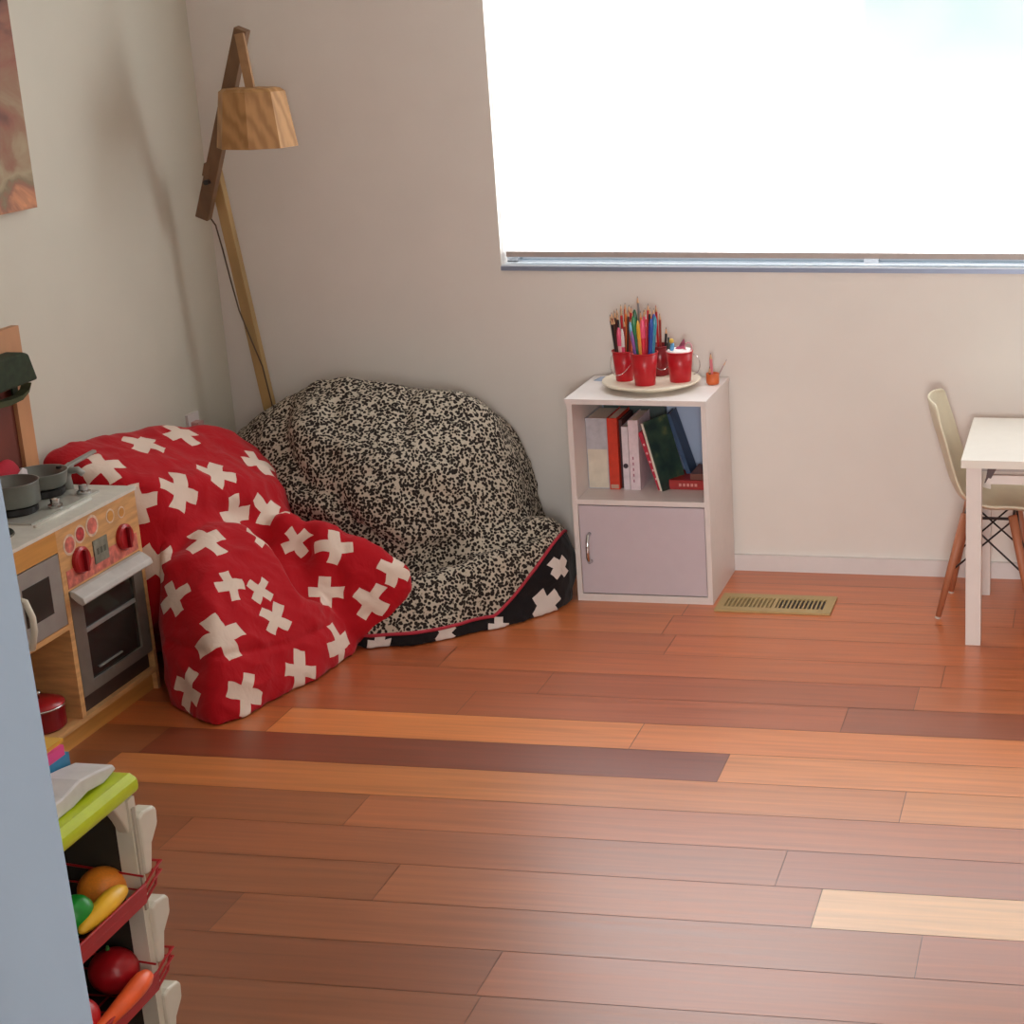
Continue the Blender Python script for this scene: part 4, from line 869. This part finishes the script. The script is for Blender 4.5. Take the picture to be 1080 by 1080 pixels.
sculpt(gb_,[([(.52,-.60,.26),(.62,-.58,.24),(.74,-.57,.19),(.84,-.50,.21)],.036,.066),
            ([(.74,-.57,.19),(.86,-.48,.21),(.96,-.41,.19),(1.02,-.35,.20)],.024,.030),
            ([(.42,-.52,.38),(.52,-.52,.36),(.60,-.56,.26)],.028,.026),
            ([(.64,-.20,.58),(.655,-.28,.54),(.68,-.38,.48)],.022,.012),
            ([(.70,-.20,.58),(.78,-.22,.56),(.86,-.22,.50)],.008,.004),
            ([(.30,-.30,.52),(.36,-.44,.44),(.44,-.50,.38)],.03,.024),([(.46,-.30,.58),(.50,-.44,.50),(.50,-.50,.42)],.028,.018),([(.80,-.28,.52),(.74,-.42,.42),(.72,-.48,.34)],.028,.018),
            ([(.82,-.45,.33),(.86,-.5,.22)],.03,.016),
            ([(.70,-.70,.10),(.84,-.56,.16),(.90,-.48,.19)],.03,.010)],.016,4.6,11,(1,1,1),.006)
def hz(x): return .034+2.3*max(0,x-.95)**1.28
for v in gb_.verts: v.co.z-=hz(v.co.x)
res_=bmesh.ops.bisect_plane(gb_, geom=gb_.verts[:]+gb_.edges[:]+gb_.faces[:], plane_co=(0,0,0), plane_no=(0,0,1))
low=gb_.copy()
cut=[e for e in res_['geom_cut'] if isinstance(e,bmesh.types.BMEdge)]
# ordered rim for the piping
adj={}
for e in cut:
    a_,b_=e.verts; adj.setdefault(a_,[]).append(b_); adj.setdefault(b_,[]).append(a_)
st_=max(adj,key=lambda v:v.co.x); loop=[st_]; prev=None; cur=st_
while True:
    nx=[w for w in adj[cur] if w is not prev]
    if not nx or nx[0] is st_: break
    prev,cur=cur,nx[0]; loop.append(cur)
    if len(loop)>5000: break
rim=[Vector((v.co.x,v.co.y,v.co.z+hz(v.co.x))) for v in loop][::3]
bmesh.ops.delete(gb_, geom=[f for f in gb_.faces if f.calc_center_median().z<0], context='FACES')
bmesh.ops.delete(low, geom=[f for f in low.faces if f.calc_center_median().z>0], context='FACES')
for b_ in (gb_,low):
    for v in b_.verts: v.co.z+=hz(v.co.x)
low.normal_update()
gbt=thing('spotted_beanbag','big black and cream spotted beanbag with red piping against the back wall','beanbag',(.62,-.35,0))
GREY=obj('top_cover', gb_, leopard(), gbt, smooth=True)
LOW=obj('base_panel', low, cross_fabric('black_cross_fabric',(26,22,24),(216,206,198),CROSS_GREY,half=.036,arm=.015,thick=.03), gbt, smooth=True)
obj('piping', tube(NB(), rim, .0045, 8, True), mat('red_piping',(176,36,56),.6), gbt, smooth=True)

# ------------------------------------------------------------------ light
def area(name, loc, rot, sx, sy, power, col):
    L=bpy.data.lights.new(name,'AREA'); L.shape='RECTANGLE'; L.size=sx; L.size_y=sy; L.energy=power; L.color=col
    o=bpy.data.objects.new(name,L); o.location=loc; o.rotation_euler=rot; C.objects.link(o); return o
area('doorway_fill',(2.62,-5.8,1.45),(radians(90),0,0),.75,1.1,125,(1,.97,.94))  # unseen fill added behind the camera, shining through the doorway
area('ceiling_fill',(1.9,-3.0,2.40),(0,0,0),1.2,1.2,5,(1,.95,.88))
w=bpy.data.worlds.new('world'); bpy.context.scene.world=w; w.use_nodes=True
wt=w.node_tree; sky=wt.nodes.new('ShaderNodeTexSky'); sky.sky_type='HOSEK_WILKIE'; sky.turbidity=5
wt.links.new(sky.outputs[0], wt.nodes['Background'].inputs[0]); wt.nodes['Background'].inputs[1].default_value=3.0
sc=bpy.context.scene
sc.view_settings.view_transform='Standard'; sc.view_settings.look='None'; sc.view_settings.exposure=0.0; sc.view_settings.gamma=1.0
sc.cycles.use_denoising=True; sc.cycles.max_bounces=10; sc.cycles.diffuse_bounces=6; sc.cycles.sample_clamp_indirect=6
